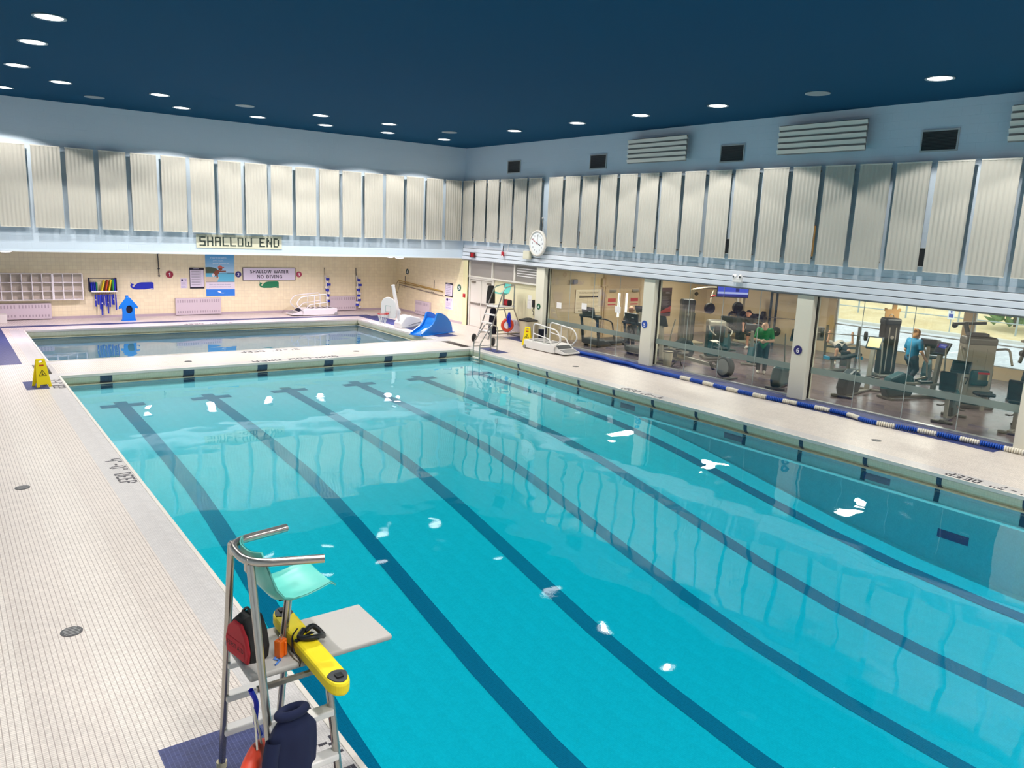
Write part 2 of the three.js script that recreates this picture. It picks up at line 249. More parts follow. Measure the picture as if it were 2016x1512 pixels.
// water: glossy surface sheet over an absorbing body
function pool(name, label, x0, x1, z0, z1, f) {
  const o = thing(name, label, 'water'); o.userData.kind = 'stuff';
  const g = new THREE.PlaneGeometry(x1 - x0, z1 - z0, 1, 1).rotateX(-Math.PI / 2).translate((x0 + x1) / 2, YWATER, (z0 + z1) / 2); const p = g.attributes.position, uv = g.attributes.uv; for (let i = 0; i < p.count; i++) uv.setXY(i, p.getX(i), -p.getZ(i));
  mesh('water_surface', g, M.waterSurface, o);
  const b = [], nz = f === bottom ? 60 : 2, nx = f === bottom ? 12 : 2, x2 = x0 + 0.003, x3 = x1 - 0.003, z2 = z0 + 0.003, z3 = z1 - 0.003, yt = YWATER - 0.004;
  const lo = grid(x2, x3, nx, z2, z3, nz, f, 0.012), hi = grid(x2, x3, nx, z2, z3, nz, () => yt); const li = lo.index.array, up = Array.from(li); for (let i = 0; i < li.length; i += 3) { const t = li[i]; li[i] = li[i + 1]; li[i + 1] = t; } hi.setIndex(up); b.push(lo, hi);
  const side = (n, P) => { const pos = [], idx = []; for (let i = 0; i <= n; i++) { const [x, z] = P(i / n); pos.push(x, f(x, z) + 0.012, z, x, yt, z); if (i) idx.push(2 * i - 2, 2 * i, 2 * i - 1, 2 * i - 1, 2 * i, 2 * i + 1); } const q = new THREE.BufferGeometry(); q.setAttribute('position', new THREE.Float32BufferAttribute(pos, 3)); q.setAttribute('uv', new THREE.Float32BufferAttribute(new Float32Array(pos.length / 3 * 2), 2)); q.setIndex(idx); q.computeVertexNormals(); return q; };
  b.push(side(nx, (t) => [x2 + (x3 - x2) * t, z3]), side(nx, (t) => [x3 - (x3 - x2) * t, z2]), side(nz, (t) => [x3, z3 - (z3 - z2) * t]), side(nz, (t) => [x2, z2 + (z3 - z2) * t]));
  const m = mergeVertices(mergeGeometries(b.map((q) => { const c = q.toNonIndexed(); c.deleteAttribute('normal'); c.deleteAttribute('uv'); return c; })), 1e-4); m.computeVertexNormals();
  const body = mesh('water_body', m, f === bottom ? M.waterBody : M.waterBody2, o); body.castShadow = false;
}
pool('pool_water', 'clear turquoise water of the large lap pool', XL, XR, ZF, ZE, bottom);
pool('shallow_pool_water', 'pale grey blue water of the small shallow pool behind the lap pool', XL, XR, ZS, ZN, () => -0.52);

// walls and ceiling
struct('ceiling', S(-4.2, RX + 0.2, YC, YC + 0.25, ZA - 0.3, 7.2), M.ceiling, null, 'dark navy blue painted ceiling');
struct('wall_left', S(-4.2, -4.0, 0, YC, ZW, 7.2), M.upperWall); struct('wall_near', S(-4.0, RX, 0, YC, 7.0, 7.2), M.upperWall);
struct('wall_back_upper', S(-4.0, RX, YB + 0.02, YC, ZA - 0.25, ZA), M.upperWall, null, 'pale blue painted block wall above the shallow pool');
struct('trim_1', [S(-4.0, XW - 0.03, YB - 0.02, YB + 0.02, ZA - 0.25, ZA + 0.03)], M.fascia, null, 'pale edge strip below the shallow end wall');
struct('wall_back', S(-4.0, RX, 0, YB, ZW - 0.2, ZW), M.wallTile, null, 'cream tiled wall behind the shallow pool');
struct('baseboard_back', [span(-4.0, XW, 0, 0.1, ZW, ZW + 0.02), span(XW - 0.02, XW, 0, 0.1, ZW, -28.8)], M.baseTile);
struct('ceiling', S(-4.0, RX, YB, YB + 0.15, ZW - 0.2, ZA - 0.25), M.soffit, null, 'low ceiling above the shallow pool');
struct('wall_right_upper', S(XW, RX, 3.42, YC, ZA, 7.2), M.upperWall, null, 'pale blue painted block wall above the gym windows');
struct('wall_right_lower', [S(XW, RX, 0, YB, ZW - 0.2, -28.75)], M.wallTile, null, 'cream tiled wall beside the shallow pool');
struct('wall_right_middle', [S(XW + 0.12, RX, 0, 2.12, -26.85, -23.9), S(XW, RX, 0, YB + 0.1, -6.15, 7.2)], std(0xe9e2bd, 0.6, 0, { bumpMap: T.block, bumpScale: 0.003 }), null, 'pale yellow painted wall beside the double doors');
// fascia of overlapping boards over the gym glazing
const fascia = new THREE.Group(); fascia.name = 'trim_2'; fascia.userData = { kind: 'structure', label: 'pale blue grey stepped fascia above the gym glazing' }; scene.add(fascia);
[[3.385, 3.50, 0.035], [3.215, 3.365, 0.06], [3.055, 3.195, 0.085], [2.90, 3.035, 0.11]].forEach(([a, b, o]) => mesh('fascia_board', rbox(0.28 + o, b - a, 36.2, 0.012, RX - 0.14 - o / 2, (a + b) / 2, -11.05), M.fascia, fascia));
mesh('fascia_backing', span(XW, RX, 2.9, 3.42, ZA, 7.0), M.grey, fascia); mesh('soffit_board', span(XW - 0.06, RX, 2.86, 2.90, ZA, 7.0), M.grey, fascia);
// columns between the glazed bays
const COLZ = [-23.65, -17.9, -12.15, -6.4];
COLZ.forEach((z, i) => struct('column', metreUV(rbox(0.36, 2.87, 0.5, 0.015, XW + 0.17, 1.435, z)), M.column, null, ['cream painted column with a green number 4 disc', 'cream painted column with a blue number 5 disc', 'cream painted column with a dark blue number 6 disc', 'cream painted column past the number 6 column'][i]));
struct('column', metreUV(rbox(0.32, 2.9, 0.34, 0.015, XW + 0.12, 1.45, -28.92)), std(0xe6dfae, 0.6), null, 'yellowish corner pillar beside the double doors');

// ---------------------------------------------------------------- ceiling lamps
function downlight(x, z, on, label, group) {
  const o = thing('ceiling_downlight', label, 'ceiling light', [x, YC, z], 0, group);
  mesh('trim_ring', lathe([[0.225, -0.001], [0.275, -0.001], [0.275, -0.016], [0.225, -0.012], [0.225, -0.001]], 28), M.lampRing, o);
  mesh('lens', cyl(0.225, 0.008, 0, -0.006, 0, 28), on ? M.lamp : M.lampOff, o, on ? 'glowing white lens' : 'dark unlit lens');
  if (on) {
    const l = new THREE.SpotLight(new THREE.Color(...LAMP_COLOR), LAMP_CD, 0, 62.5 * D2R, 0.07, 2); l.name = 'downlight_beam'; l.position.set(0, -0.03, 0); l.target.position.set(0, -3, 0); l.castShadow = true; l.shadow.radius = 4; o.add(l, l.target);
  }
  return o;
}
const RZ = [-27.0, -22.41, -19.14, -16.43, -13.7, -10.88, -8.18, -5.45, -2.7, 0.05, 2.8];
RZ.forEach((z, i) => { if (z !== -10.88) downlight(16.45, z, true, 'lit ceiling lamp in the row along the gym side, ' + ORD[i] + ' from the room corner', 'lit ceiling lamps along the gym side'); });
[-27.2, -22.78, -19.39, -16.71, -14.0, -11.3, -8.6, -5.9, -3.2, -0.5, 2.2].forEach((z, i) => downlight(2.02, z, true, 'lit ceiling lamp over the left deck, ' + ORD[i] + ' from the shallow end wall', 'lit ceiling lamps along the left deck'));
[12.86, 10.42, 5.6, 3.15].forEach((x, i) => downlight(x, -24.7, true, 'lit ceiling lamp over the strip between the pools, ' + ORD[i] + ' from the gym side', 'lit ceiling lamps between the pools'));
[14.0, 11.55, 9.17, 6.75].forEach((x, i) => downlight(x, -27.0, true, 'lit ceiling lamp next to the shallow end wall, ' + ORD[i] + ' from the gym side', 'lit ceiling lamps by the shallow end wall'));
[4.4, 6.8, 9.2, 11.6, 14.0].forEach((x, i) => downlight(x, 0.6, true, 'added ceiling lamp over the deep end, ' + ORD[i] + ' from the left deck', 'added ceiling lamps over the deep end'));  // unseen row added to brighten the deep water
downlight(16.45, -10.88, false, 'unlit round ceiling lamp in the gym side row near a louvred wall panel');
for (const [x, z, w] of [[4.29, -26.96, 'unlit ceiling lamp in the row next to the shallow end wall'], [8.01, -24.72, 'unlit ceiling lamp in the middle of the row between the pools'], [15.31, -24.78, 'unlit ceiling lamp between the pools at the gym side end']]) downlight(x, z, false, w);
// lamps under the low ceiling; row over the shallow pool added, hidden, for light
[[1.95, -30.2], [15.99, -30.49], [16.04, -29.75], [-0.6, -32.3], [4.0, -32.3], [6.4, -32.3], [8.8, -32.3], [11.2, -32.3], [13.6, -32.3]].forEach(([x, z], i) => {
  const o = thing('soffit_lamp', ['flush round lamp with purple rim under the low ceiling above the pigeonholes', 'flush round lamp under the low ceiling, inner one of the pair by the poles', 'flush round lamp under the low ceiling, outer one of the pair by the poles'][i] || 'added hidden lamp over the shallow pool under the low ceiling, ' + ORD[i - 3] + ' from the left wall', 'ceiling light', [x, YB - 0.001, z], 0, 'lamps under the low ceiling');
  mesh('housing', cyl(0.21, 0.05, 0, -0.026, 0, 24), M.purple, o); mesh('lens', lathe([[0.001, -0.1], [0.1, -0.092], [0.17, -0.07], [0.19, -0.052], [0.001, -0.052]], 24), M.lampSoffit, o);
  const l = new THREE.SpotLight(new THREE.Color(...SOFFIT_COLOR), SOFFIT_CD, 0, 80 * D2R, 0.3, 2); l.name = 'soffit_beam'; l.position.set(0, -0.12, 0); l.target.position.set(0, -2, 0); l.castShadow = true; l.shadow.radius = 6; o.add(l, l.target);
});

// ---------------------------------------------------------------- glazing, doors and the gym room
const XG = 19.1, GZ = -23.4, GX = 28.5;
COLZ.slice(0, 3).forEach((c, i) => {
  const z0 = c + 0.25, z1 = COLZ[i + 1] - 0.25, n = 4, w = (z1 - z0) / n, g = new THREE.Group(); g.name = 'window_' + (i + 1); g.userData = { kind: 'structure', label: ['glazed bay in front of the treadmills', 'glazed bay between the number 5 and 6 columns', 'glazed bay in front of the daylit exercise machines'][i] }; scene.add(g);
  for (let k = 0; k < n; k++) {
    mesh('pane', span(XG - 0.004, XG + 0.004, 0.05, 2.87, z0 + k * w + 0.006, z0 + (k + 1) * w - 0.006), M.glass, g, 'clear greenish glass pane');
    mesh('frosted_band', span(XG - 0.009, XG - 0.006, 0.76, 0.93, z0 + k * w + 0.006, z0 + (k + 1) * w - 0.006), M.frost, g, 'frosted green grey safety band');
    if (k) mesh('pane_seal', span(XG - 0.007, XG + 0.007, 0.05, 2.87, z0 + k * w - 0.006, z0 + k * w + 0.006), M.seam, g);
  }
  mesh('sill', span(XG - 0.05, XG + 0.1, 0, 0.05, z0, z1), M.aluminium, g); mesh('jamb', [span(XG - 0.03, XG + 0.03, 0.05, 2.87, z0, z0 + 0.03), span(XG - 0.03, XG + 0.03, 0.05, 2.87, z1 - 0.03, z1)], M.black, g);
});
// double doors with transom lights
const door1 = new THREE.Group(); door1.name = 'door_1'; door1.userData = { kind: 'structure', label: 'pale grey double doors with push bars beside the shallow pool' }; scene.add(door1);
const dx = XW + 0.10;
mesh('door_frame', [span(dx - 0.05, dx + 0.1, 0, 2.14, -28.75, -28.66), span(dx - 0.05, dx + 0.1, 0, 2.14, -26.94, -26.85), span(dx - 0.05, dx + 0.1, 2.06, 2.14, -28.66, -26.94)], M.offWhite, door1);
for (const [a, b, s] of [[-28.65, -27.81, 1], [-27.79, -26.95, -1]]) {
  const leaf = mesh('door_leaf', rbox(0.05, 2.04, b - a, 0.008, dx + 0.02, 1.03, (a + b) / 2), M.doorPaint, door1);
  mesh('push_bar', [span(dx - 0.06, dx - 0.035, 0.98, 1.05, a + 0.06, b - 0.06), span(dx - 0.036, dx - 0.005, 0.97, 1.06, a + 0.06, a + 0.14), span(dx - 0.036, dx - 0.005, 0.97, 1.06, b - 0.14, b - 0.06)], M.steelDull, leaf);
  mesh('door_closer', span(dx - 0.06, dx - 0.005, 1.9, 1.97, s > 0 ? a + 0.12 : b - 0.4, s > 0 ? a + 0.4 : b - 0.12), M.steelDull, leaf);
}
const win5 = new THREE.Group(); win5.name = 'window_5'; win5.userData = { kind: 'structure', label: 'row of three grey transom lights above the double doors' }; scene.add(win5);
mesh('transom_frame', [span(XW + 0.02, RX, 2.14, 2.2, -28.75, -23.9), span(XW + 0.02, RX, 2.86, 2.93, -28.75, -23.9), ...[-28.72, -26.98, -25.42, -23.92].map((z) => span(XW + 0.04, RX, 2.2, 2.86, z - 0.04, z + 0.04))], M.offWhite, win5);
[[-28.68, -27.02], [-26.94, -25.46], [-25.38, -23.96]].forEach(([a, b], i) => mesh('pane', span(XW + 0.1, XW + 0.108, 2.2, 2.86, a, b), i < 2 ? std(0x9a948e, 0.35, 0, { bumpMap: T.grain, bumpScale: 0.002 }) : std(0x8a8680, 0.12), win5, i < 2 ? 'grey translucent pane' : 'grey mirror like pane'));
mesh('blind_slat', [2.42, 2.52, 2.62, 2.72].map((y) => span(XW + 0.085, XW + 0.098, y, y + 0.03, -25.3, -23.98)), M.white, win5);
struct('wall_corridor', S(RX + 0.02, RX + 0.08, 0, YB, -28.9, -23.6), M.gymWall);
// gym room shell
struct('floor', S(RX - 0.15, GX + 0.2, -0.06, 0.0, GZ - 0.2, -0.8), M.gymFloor, null, 'dark speckled rubber floor of the gym');
struct('ceiling', S(RX, GX + 0.2, 2.95, 3.1, GZ - 0.2, -0.8), M.gymCeil, null, 'ceiling of the gym');
struct('wall_gym_end', S(RX, GX + 0.2, 0, 2.95, GZ - 0.2, GZ), M.gymWall, null, 'tan painted block end wall of the gym'); struct('wall_gym_near', S(RX, GX + 0.2, 0, 2.95, -1.0, -0.8), M.gymWall);
struct('wall_gym_window', [S(GX, GX + 0.2, 0, 2.95, GZ, -17.25), S(GX, GX + 0.2, 0, 0.42, -17.25, -1.0), S(GX, GX + 0.2, 2.3, 2.95, -17.25, -1.0)], M.gymWall, null, 'tan window wall of the gym');
const posts = [-17.1, -12.0, -6.6, -1.3];
posts.forEach((z) => struct('trim', span(GX - 0.06, GX + 0.2, 0.42, 2.3, z - 0.16, z + 0.16), M.trimTan, null, 'tan window post of the gym'));
for (let i = 0; i < 3; i++) {
  const g = new THREE.Group(); g.name = 'window_' + (6 + i); g.userData = { kind: 'structure', label: ['gym window looking out on the car park', 'gym window looking out on the dry grass bank', 'gym window beyond the last machines'][i] }; scene.add(g); const a = posts[i] + 0.16, b = posts[i + 1] - 0.16;
  mesh('pane', span(GX + 0.08, GX + 0.086, 1.18, 2.26, a + 0.05, b - 0.05), M.glass, g); mesh('pane', span(GX + 0.08, GX + 0.086, 0.46, 1.14, a + 0.05, b - 0.05), M.glass, g);
  mesh('window_frame', [span(GX + 0.04, GX + 0.12, 0.42, 2.3, a, a + 0.05), span(GX + 0.04, GX + 0.12, 0.42, 2.3, b - 0.05, b), span(GX + 0.04, GX + 0.12, 0.42, 0.46, a, b), span(GX + 0.04, GX + 0.12, 2.26, 2.3, a, b), span(GX + 0.04, GX + 0.12, 1.14, 1.18, a, b)], M.aluminium, g);
}
// gym ceiling lights, added to brighten the room; none is seen
[[21.4, -21.2], [25.4, -21.2], [21.4, -16.5], [25.4, -16.5], [21.4, -11.5], [25.4, -11.5], [21.4, -6.5]].forEach(([x, z], i) => {
  const o = thing('added_gym_light', 'added flat ceiling light of the gym ' + ['above the treadmills', 'between the tan doors and window wall', 'above the rowing machine', 'above the bench press side', 'above the ellipticals', 'above the black weight cabinet', 'above the recumbent bikes'][i], 'ceiling light', [x, 2.95, z], 0, 'added gym ceiling lights');
  mesh('frame', [box(1.24, 0.03, 0.03, 0, -0.015, 0.165), box(1.24, 0.03, 0.03, 0, -0.015, -0.165), box(0.03, 0.03, 0.3, 0.605, -0.015, 0), box(0.03, 0.03, 0.3, -0.605, -0.015, 0)], M.white, o);
  mesh('diffuser', box(1.18, 0.012, 0.3, 0, -0.01, 0), new THREE.MeshStandardMaterial({ color: 0xffffff, emissive: new THREE.Color(...GYM_COLOR), emissiveIntensity: 2.2 }), o);
  const l = new THREE.RectAreaLight(new THREE.Color(...GYM_COLOR), GYM_RADIANCE * 3, 1.18, 0.3); l.name = 'added_gym_panel'; l.position.set(0, -0.04, 0); l.rotation.x = -Math.PI / 2; o.add(l);
});
// outdoors: car park, kerb, dry grass bank, fence, sign, tree
struct('ground', S(28.7, 42.4, -0.5, -0.2, -70, 30), M.asphalt, null, 'pale car park asphalt outside the gym windows');
struct('ground', metreUV(grid(42.6, 130, 20, -120, 60, 10, (x, z) => -0.2 + (x < 46 ? 0.05 * (x - 42.6) : 0.17 + Math.min(x - 46, 60) * 0.10 + 0.5 * Math.sin(z * 0.15)))), M.grass, null, 'dry straw coloured grass bank');
struct('kerb', span(42.3, 42.7, -0.3, -0.05, -70, 30), std(0xd8d4cc, 0.8), null, 'pale concrete kerb of the car park');
for (let k = 0; k < 4; k++) single('parking_line', span(30.5, 36.5, -0.199, -0.19, -24.2 + k * 2.9, -24.08 + k * 2.9), M.chalk, 'white painted parking bay line on the asphalt outside', 'road marking', 'parking bay lines');
const fence = thing('metal_fence', 'thin grey metal fence in front of the dry grass bank', 'fence', [45, 0, 0]);
for (let k = 0; k < 9; k++) mesh('post', cyl(0.05, 1.2, 0, 0.5, -34 + k * 2.9, 8), M.fence, fence);
for (const y of [0.55, 1.05]) mesh('rail', bar([0, y, -36], [0, y, -9], 0.03, 6), M.fence, fence);
const psign = thing('parking_sign', 'white sign with blue symbol on a post outside the gym window', 'sign', [43.2, -0.2, -19.1], -Math.PI / 2);
mesh('post', cyl(0.03, 1.3, 0, 0.65, 0, 8), M.fence, psign);
mesh('sign_plate', rbox(0.34, 0.55, 0.02, 0.02, 0, 1.05, 0.03), M.white, psign); mesh('blue_symbol', [rbox(0.22, 0.2, 0.012, 0.01, 0, 0.97, 0.045), cyl(0.05, 0.012, 0, 0, 0, 14).rotateX(Math.PI / 2).translate(0, 1.18, 0.045)], M.royal, psign);
function conifer(pos, h, label) {
  const t = thing('conifer_tree', label, 'tree', pos, 0, 'trees outside the gym');
  mesh('trunk', cyl(0.12, h * 0.5, 0, h * 0.25, 0, 8, 0.06), M.bark, t);
  const g = []; for (let i = 0; i < 240; i++) { const y = 0.3 + rnd() * (h - 0.3), r = (1 - y / h) * 1.7 * Math.sqrt(rnd()) + 0.1, a = rnd() * 6.283; g.push(rot(new THREE.ConeGeometry(0.17, 0.7, 5), 0.9 + rnd() * 0.6, 0, 0).rotateY(-a + Math.PI / 2).translate(Math.cos(a) * r, y, Math.sin(a) * r)); }
  mesh('foliage', g, M.leaf, t);
}
conifer([47.5, 0.2, -17.6], 3.0, 'green conifer on the grass bank seen through the gym window');

// ---------------------------------------------------------------- acoustic panels on the upper walls
function corrugated(w, h, n, amp, dir = 'x') { // pleated sheet facing +z with thickness
  const seg = n * 6, pos = [], uv = [], idx = [], th = 0.012;
  for (const s of [1, -1]) { const b0 = pos.length / 3; for (let i = 0; i <= seg; i++) for (const e2 of [0, 1]) { const t = i / seg, c = (t - 0.5) * (dir === 'x' ? w : h), q = (e2 - 0.5) * (dir === 'x' ? h : w), z = amp * Math.cos(t * n * Math.PI * 2) + s * th / 2; dir === 'x' ? pos.push(c, q, z) : pos.push(q, c, z); uv.push(t * w, e2 * h); }
    for (let i = 0; i < seg; i++) { const a = b0 + 2 * i; (s > 0) === (dir === 'x') ? idx.push(a, a + 2, a + 1, a + 1, a + 2, a + 3) : idx.push(a, a + 1, a + 2, a + 2, a + 1, a + 3); } }
  const g = new THREE.BufferGeometry(); g.setAttribute('position', new THREE.Float32BufferAttribute(pos, 3)); g.setAttribute('uv', new THREE.Float32BufferAttribute(uv, 2)); g.setIndex(idx); g.computeVertexNormals(); return g;
}
const pleat = corrugated(0.80, 2.50, 7, 0.0075), pCap = box(0.81, 0.03, 0.035, 0, 1.25, 0), pHem = box(0.80, 0.02, 0.03, 0, -1.25, 0), pSeam = box(0.80, 0.012, 0.026, 0, 0.06, 0), pArm = box(0.03, 0.03, 0.17);
function panel(x, y, z, turn, label, group) {
  const o = thing('acoustic_panel', label, 'wall panel', [x, y, z], turn, group);
  mesh('pleated_fabric', pleat, M.fabric, o, 'cream vertically pleated fabric'); mesh('top_rail', pCap, M.panelFrame, o); mesh('hem', pHem, M.panelFrame, o); for (const [bx2, by2] of [[-0.3, 1.15], [0.3, 1.15], [-0.3, -1.1], [0.3, -1.1]]) mesh('bracket', pArm, M.steelDull, o).position.set(bx2, by2, -0.095);
  o.rotation.z = (hash(Math.round(x * 10), Math.round(z * 10)) - 0.5) * 0.008;
}
for (let k = 0; k < 18; k++) panel(2.2 + 0.942 * k, 4.94, -29.0, 0, 'cream pleated acoustic panel above the shallow pool, ' + ORD[17 - k] + ' from the room corner', 'acoustic panels on the shallow end wall');
for (let k = 0; k < 6; k++) panel(18.72, 4.95, -28.63 + 0.925 * k, -Math.PI / 2, 'cream pleated acoustic panel between corner and clock, ' + ORD[k] + ' from the room corner', 'acoustic panels between corner and clock');
for (let k = 0; k < 24; k++) panel(18.72, 4.95, -22.77 + 0.94 * k, -Math.PI / 2, 'cream pleated acoustic panel above the gym glazing, ' + ORD[k] + ' past the clock', 'acoustic panels above the gym glazing');
// louvred horizontal panels and vents high on the gym side wall
[[-17.82, 'louvred horizontal wall panel nearest to the clock end'], [-12.1, 'louvred horizontal wall panel above the number 6 column'], [-6.4, 'louvred horizontal wall panel past the number 6 column']].forEach(([z, label]) => {
  const o = thing('louvre_panel', label, 'wall panel', [18.62, 6.91, z], -Math.PI / 2);
  mesh('back_board', box(2.5, 0.76, 0.02, 0, 0, -0.04), M.grey, o); for (let k = 0; k < 5; k++) mesh('slat', rot(box(2.5, 0.105, 0.02), 0.35).translate(0, -0.30 + k * 0.152, 0), M.offWhite, o); for (const [bx2, by2] of [[-1.1, 0.3], [1.1, 0.3], [1.1, -0.3], [-1.1, -0.3]]) mesh('bracket', box(0.03, 0.03, 0.2, bx2, by2, -0.15), M.white, o);
});
[[-25.65, 'next to the room corner'], [-20.75, 'just past the clock'], [-15.05, 'between the first and second louvred panel'], [-9.2, 'between the second and third louvred panel']].forEach(([z, w]) => {
  const o = thing('wall_vent', 'dark rectangular grille vent high on the wall ' + w, 'vent', [XW - 0.001, 6.69, z], -Math.PI / 2);
  mesh('vent_frame', [box(0.86, 0.035, 0.03, 0, 0.23, 0.015), box(0.86, 0.035, 0.03, 0, -0.23, 0.015), box(0.035, 0.43, 0.03, 0.41, 0, 0.015), box(0.035, 0.43, 0.03, -0.41, 0, 0.015)], M.ventFrame, o); mesh('backing', box(0.79, 0.43, 0.006, 0, 0, 0.004), M.ventDark, o);
  for (let k = 0; k < 14; k++) mesh('slat', rot(box(0.79, 0.024, 0.003), 0.7).translate(0, -0.2 + k * 0.031, 0.016), M.darkGrey, o);
});
// small dark speakers tucked between the panels
[[-25.4, 4.05, 'next to the corner'], [-21.34, 4.08, 'over the treadmill bay'], [-14.8, 4.05, 'over the number 5 to 6 bay'], [-9.18, 4.03, 'past the number 6 column']].forEach(([z, y, w]) => { const o = thing('wall_box', 'small dark box in a panel gap ' + w, 'wall box', [XW - 0.001, y, z], -Math.PI / 2); mesh('body', rbox(0.16, 0.42, 0.12, 0.01, 0, 0, 0.06), M.ventDark, o); mesh('rim', [box(0.18, 0.02, 0.14, 0, 0.215, 0.07), box(0.18, 0.02, 0.14, 0, -0.215, 0.07)], M.ventFrame, o); });
single('wood_slat', rbox(0.07, 0.8, 0.03, 0.006, 18.78, 4.3, -12.05), M.woodTan, 'tan wooden strip hanging in a gap between the acoustic panels', 'strip');

// ---------------------------------------------------------------- tile lettering
const FONT = { '0': '0110 1001 1001 1001 1001 1001 0110', '1': '0100 1100 0100 0100 0100 0100 1110', '3': '1110 0001 0001 0110 0001 0001 1110', '4': '1001 1001 1001 1111 0001 0001 0001', '6': '0110 1000 1000 1110 1001 1001 0110', '7': '1111 0001 0010 0010 0100 0100 0100', "'": '0100 0100 0000 0000 0000 0000 0000', '"': '1010 1010 0000 0000 0000 0000 0000', '-': '0000 0000 0000 1110 0000 0000 0000', D: '1110 1001 1001 1001 1001 1001 1110', E: '1111 1000 1000 1110 1000 1000 1111', P: '1110 1001 1001 1110 1000 1000 1000', S: '1111 1000 1000 1111 0001 0001 1111', H: '1001 1001 1001 1111 1001 1001 1001', A: '1111 1001 1001 1111 1001 1001 1001', L: '1000 1000 1000 1000 1000 1000 1111', O: '1111 1001 1001 1001 1001 1001 1111', W: '10001 10001 10001 10101 10101 10101 11111', N: '1001 1101 1101 1011 1011 1001 1001', R: '1111 1001 1001 1111 1010 1001 1001', F: '1111 1000 1000 1110 1000 1000 1000', T: '11111 00100 00100 00100 00100 00100 00100', ' ': '000 000 000 000 000 000 000' };
function letters(text, cell, thick, gap = 1, ch = cell) { // tiles in xy, facing +z, centred
  const g = []; let x = 0; const rows = 7;
  for (const c of text) { const R = FONT[c].split(' '); for (let j = 0; j < rows; j++) for (let i = 0; i < R[j].length; i++) if (R[j][i] === '1') g.push(box(cell * 0.92, ch * 0.92, thick, (x + i + 0.5) * cell, (rows / 2 - j - 0.5) * ch, 0)); x += R[0].length + gap; }
  const m = merged(g); m.translate(-(x - gap) * cell / 2, 0, 0); return m;
}
function deckText(text, x, z, len, tall, dir, label) { // dir: angle about y of the reading direction (0 reads along +x seen from +z)
  const n = [...text].reduce((s, c) => s + FONT[c].split(' ')[0].length + 1, -1), g = letters(text, len / n, 0.003, 1, tall / 7); g.rotateX(-Math.PI / 2).rotateY(dir).translate(x, 0.0025, z);
  single('deck_lettering', g, M.letterTile, label, 'lettering');
}
deckText('4\'-0" DEEP', 2.27, -13.9, 1.5, 0.26, -Math.PI / 2, 'dark tile lettering 4\'-0" DEEP on the left deck between wet floor sign and lifeguard chair');
deckText('3\'-6" DEEP', 2.27, -21.9, 1.15, 0.26, -Math.PI / 2, 'dark tile depth lettering beside the yellow wet floor sign at the lap pool corner');
deckText('4\'-7" DEEP', 2.27, -5.25, 1.5, 0.26, -Math.PI / 2, 'dark tile depth lettering below the near lifeguard chair');
deckText('3\'-0" DEEP', 8.75, -25.0, 1.95, 0.28, Math.PI, 'grey tile lettering 3\'-0" DEEP on the strip between the pools');
deckText('SHALLOW AREA', 8.95, -23.22, 2.75, 0.24, Math.PI, 'dark tile lettering SHALLOW AREA along the lap pool edge, upside down');
deckText('1\'-6" DEEP', 8.8, -32.35, 1.9, 0.22, Math.PI, 'dark tile depth lettering at the far edge of the shallow pool');
deckText('4\'-0" DEEP', 15.46, -14.6, 1.5, 0.26, Math.PI / 2, 'dark tile lettering 4\'-0" DEEP on the deck along the gym side');
deckText('4\'-7" DEEP', 15.46, -5.7, 1.55, 0.26, Math.PI / 2, 'dark tile lettering 4\'-7" DEEP on the deck near the number 6 column side');
const se = thing('shallow_end_sign', 'cream tile sign reading SHALLOW END on the fascia above the shallow pool', 'sign', [9.17, 3.38, ZA + 0.001]);
mesh('sign_board', box(3.1, 0.47, 0.02, 0, 0, 0.01), std(0xd9d6bd, 0.5), se); mesh('tile_letters', letters('SHALLOW END', 0.0535, 0.006, 1, 0.047).translate(0, 0, 0.023), std(0x3a4640, 0.4), se, 'dark green tile letters');
// blue tile insets in the deck
const inset = (x0, x1, z0, z1, label) => struct('floor', S(x0, x1, 0, 0.0015, z0, z1), M.blueTile, null, label);
inset(-4.0, 1.8, -33.1, -25.15, 'field of blue mosaic tile left of the shallow pool'); inset(1.8, 16.4, -33.55, -33.1, 'blue tile stripe behind the shallow pool'); inset(15.75, 16.7, -33.1, -25.9, 'blue tile stripe beside the shallow pool'); inset(1.58, 2.06, -22.5, -21.4, 'small blue tile field under the wet floor sign'); inset(15.62, 16.1, -22.9, -21.7, 'small blue tile field behind the pool ladder'); inset(18.15, XW - 0.02, -24.95, -23.4, 'blue tile field by the far lifeguard chair'); inset(18.05, XG - 0.06, -23.4, -6.7, 'long blue tile stripe along the gym glazing'); inset(1.15, 2.0, -6.1, -4.2, 'blue tile field under the near lifeguard chair');
// floor drains
const drain0 = (() => { const o = thing('floor_drain', 'round dark floor drain on the left deck behind the near lifeguard chair', 'drain', [0.85, 0, -8.52], 0, 'floor drains'); mesh('rim', cyl(0.105, 0.004, 0, 0.003, 0, 24), M.darkGrey, o); for (let k = -2; k <= 2; k++) mesh('grate_bar', box(0.17 - Math.abs(k) * 0.025, 0.004, 0.014, 0, 0.006, k * 0.034), M.grey, o); return o; })();
for (const [x, z, w] of [[0.85, -13.7, 'round dark floor drain on the left deck beside the 4\'-0" lettering'], [5.9, -23.95, 'round dark floor drain between the pools before the wet floor sign side'], [11.3, -23.9, 'round dark floor drain between the pools past the SHALLOW AREA lettering'], [16.62, -8.53, 'round dark floor drain on the gym side deck past column 6'], [16.5, -18.6, 'round dark floor drain on the gym side deck before column 5']]) dup(drain0, [x, 0, z], 0, w);

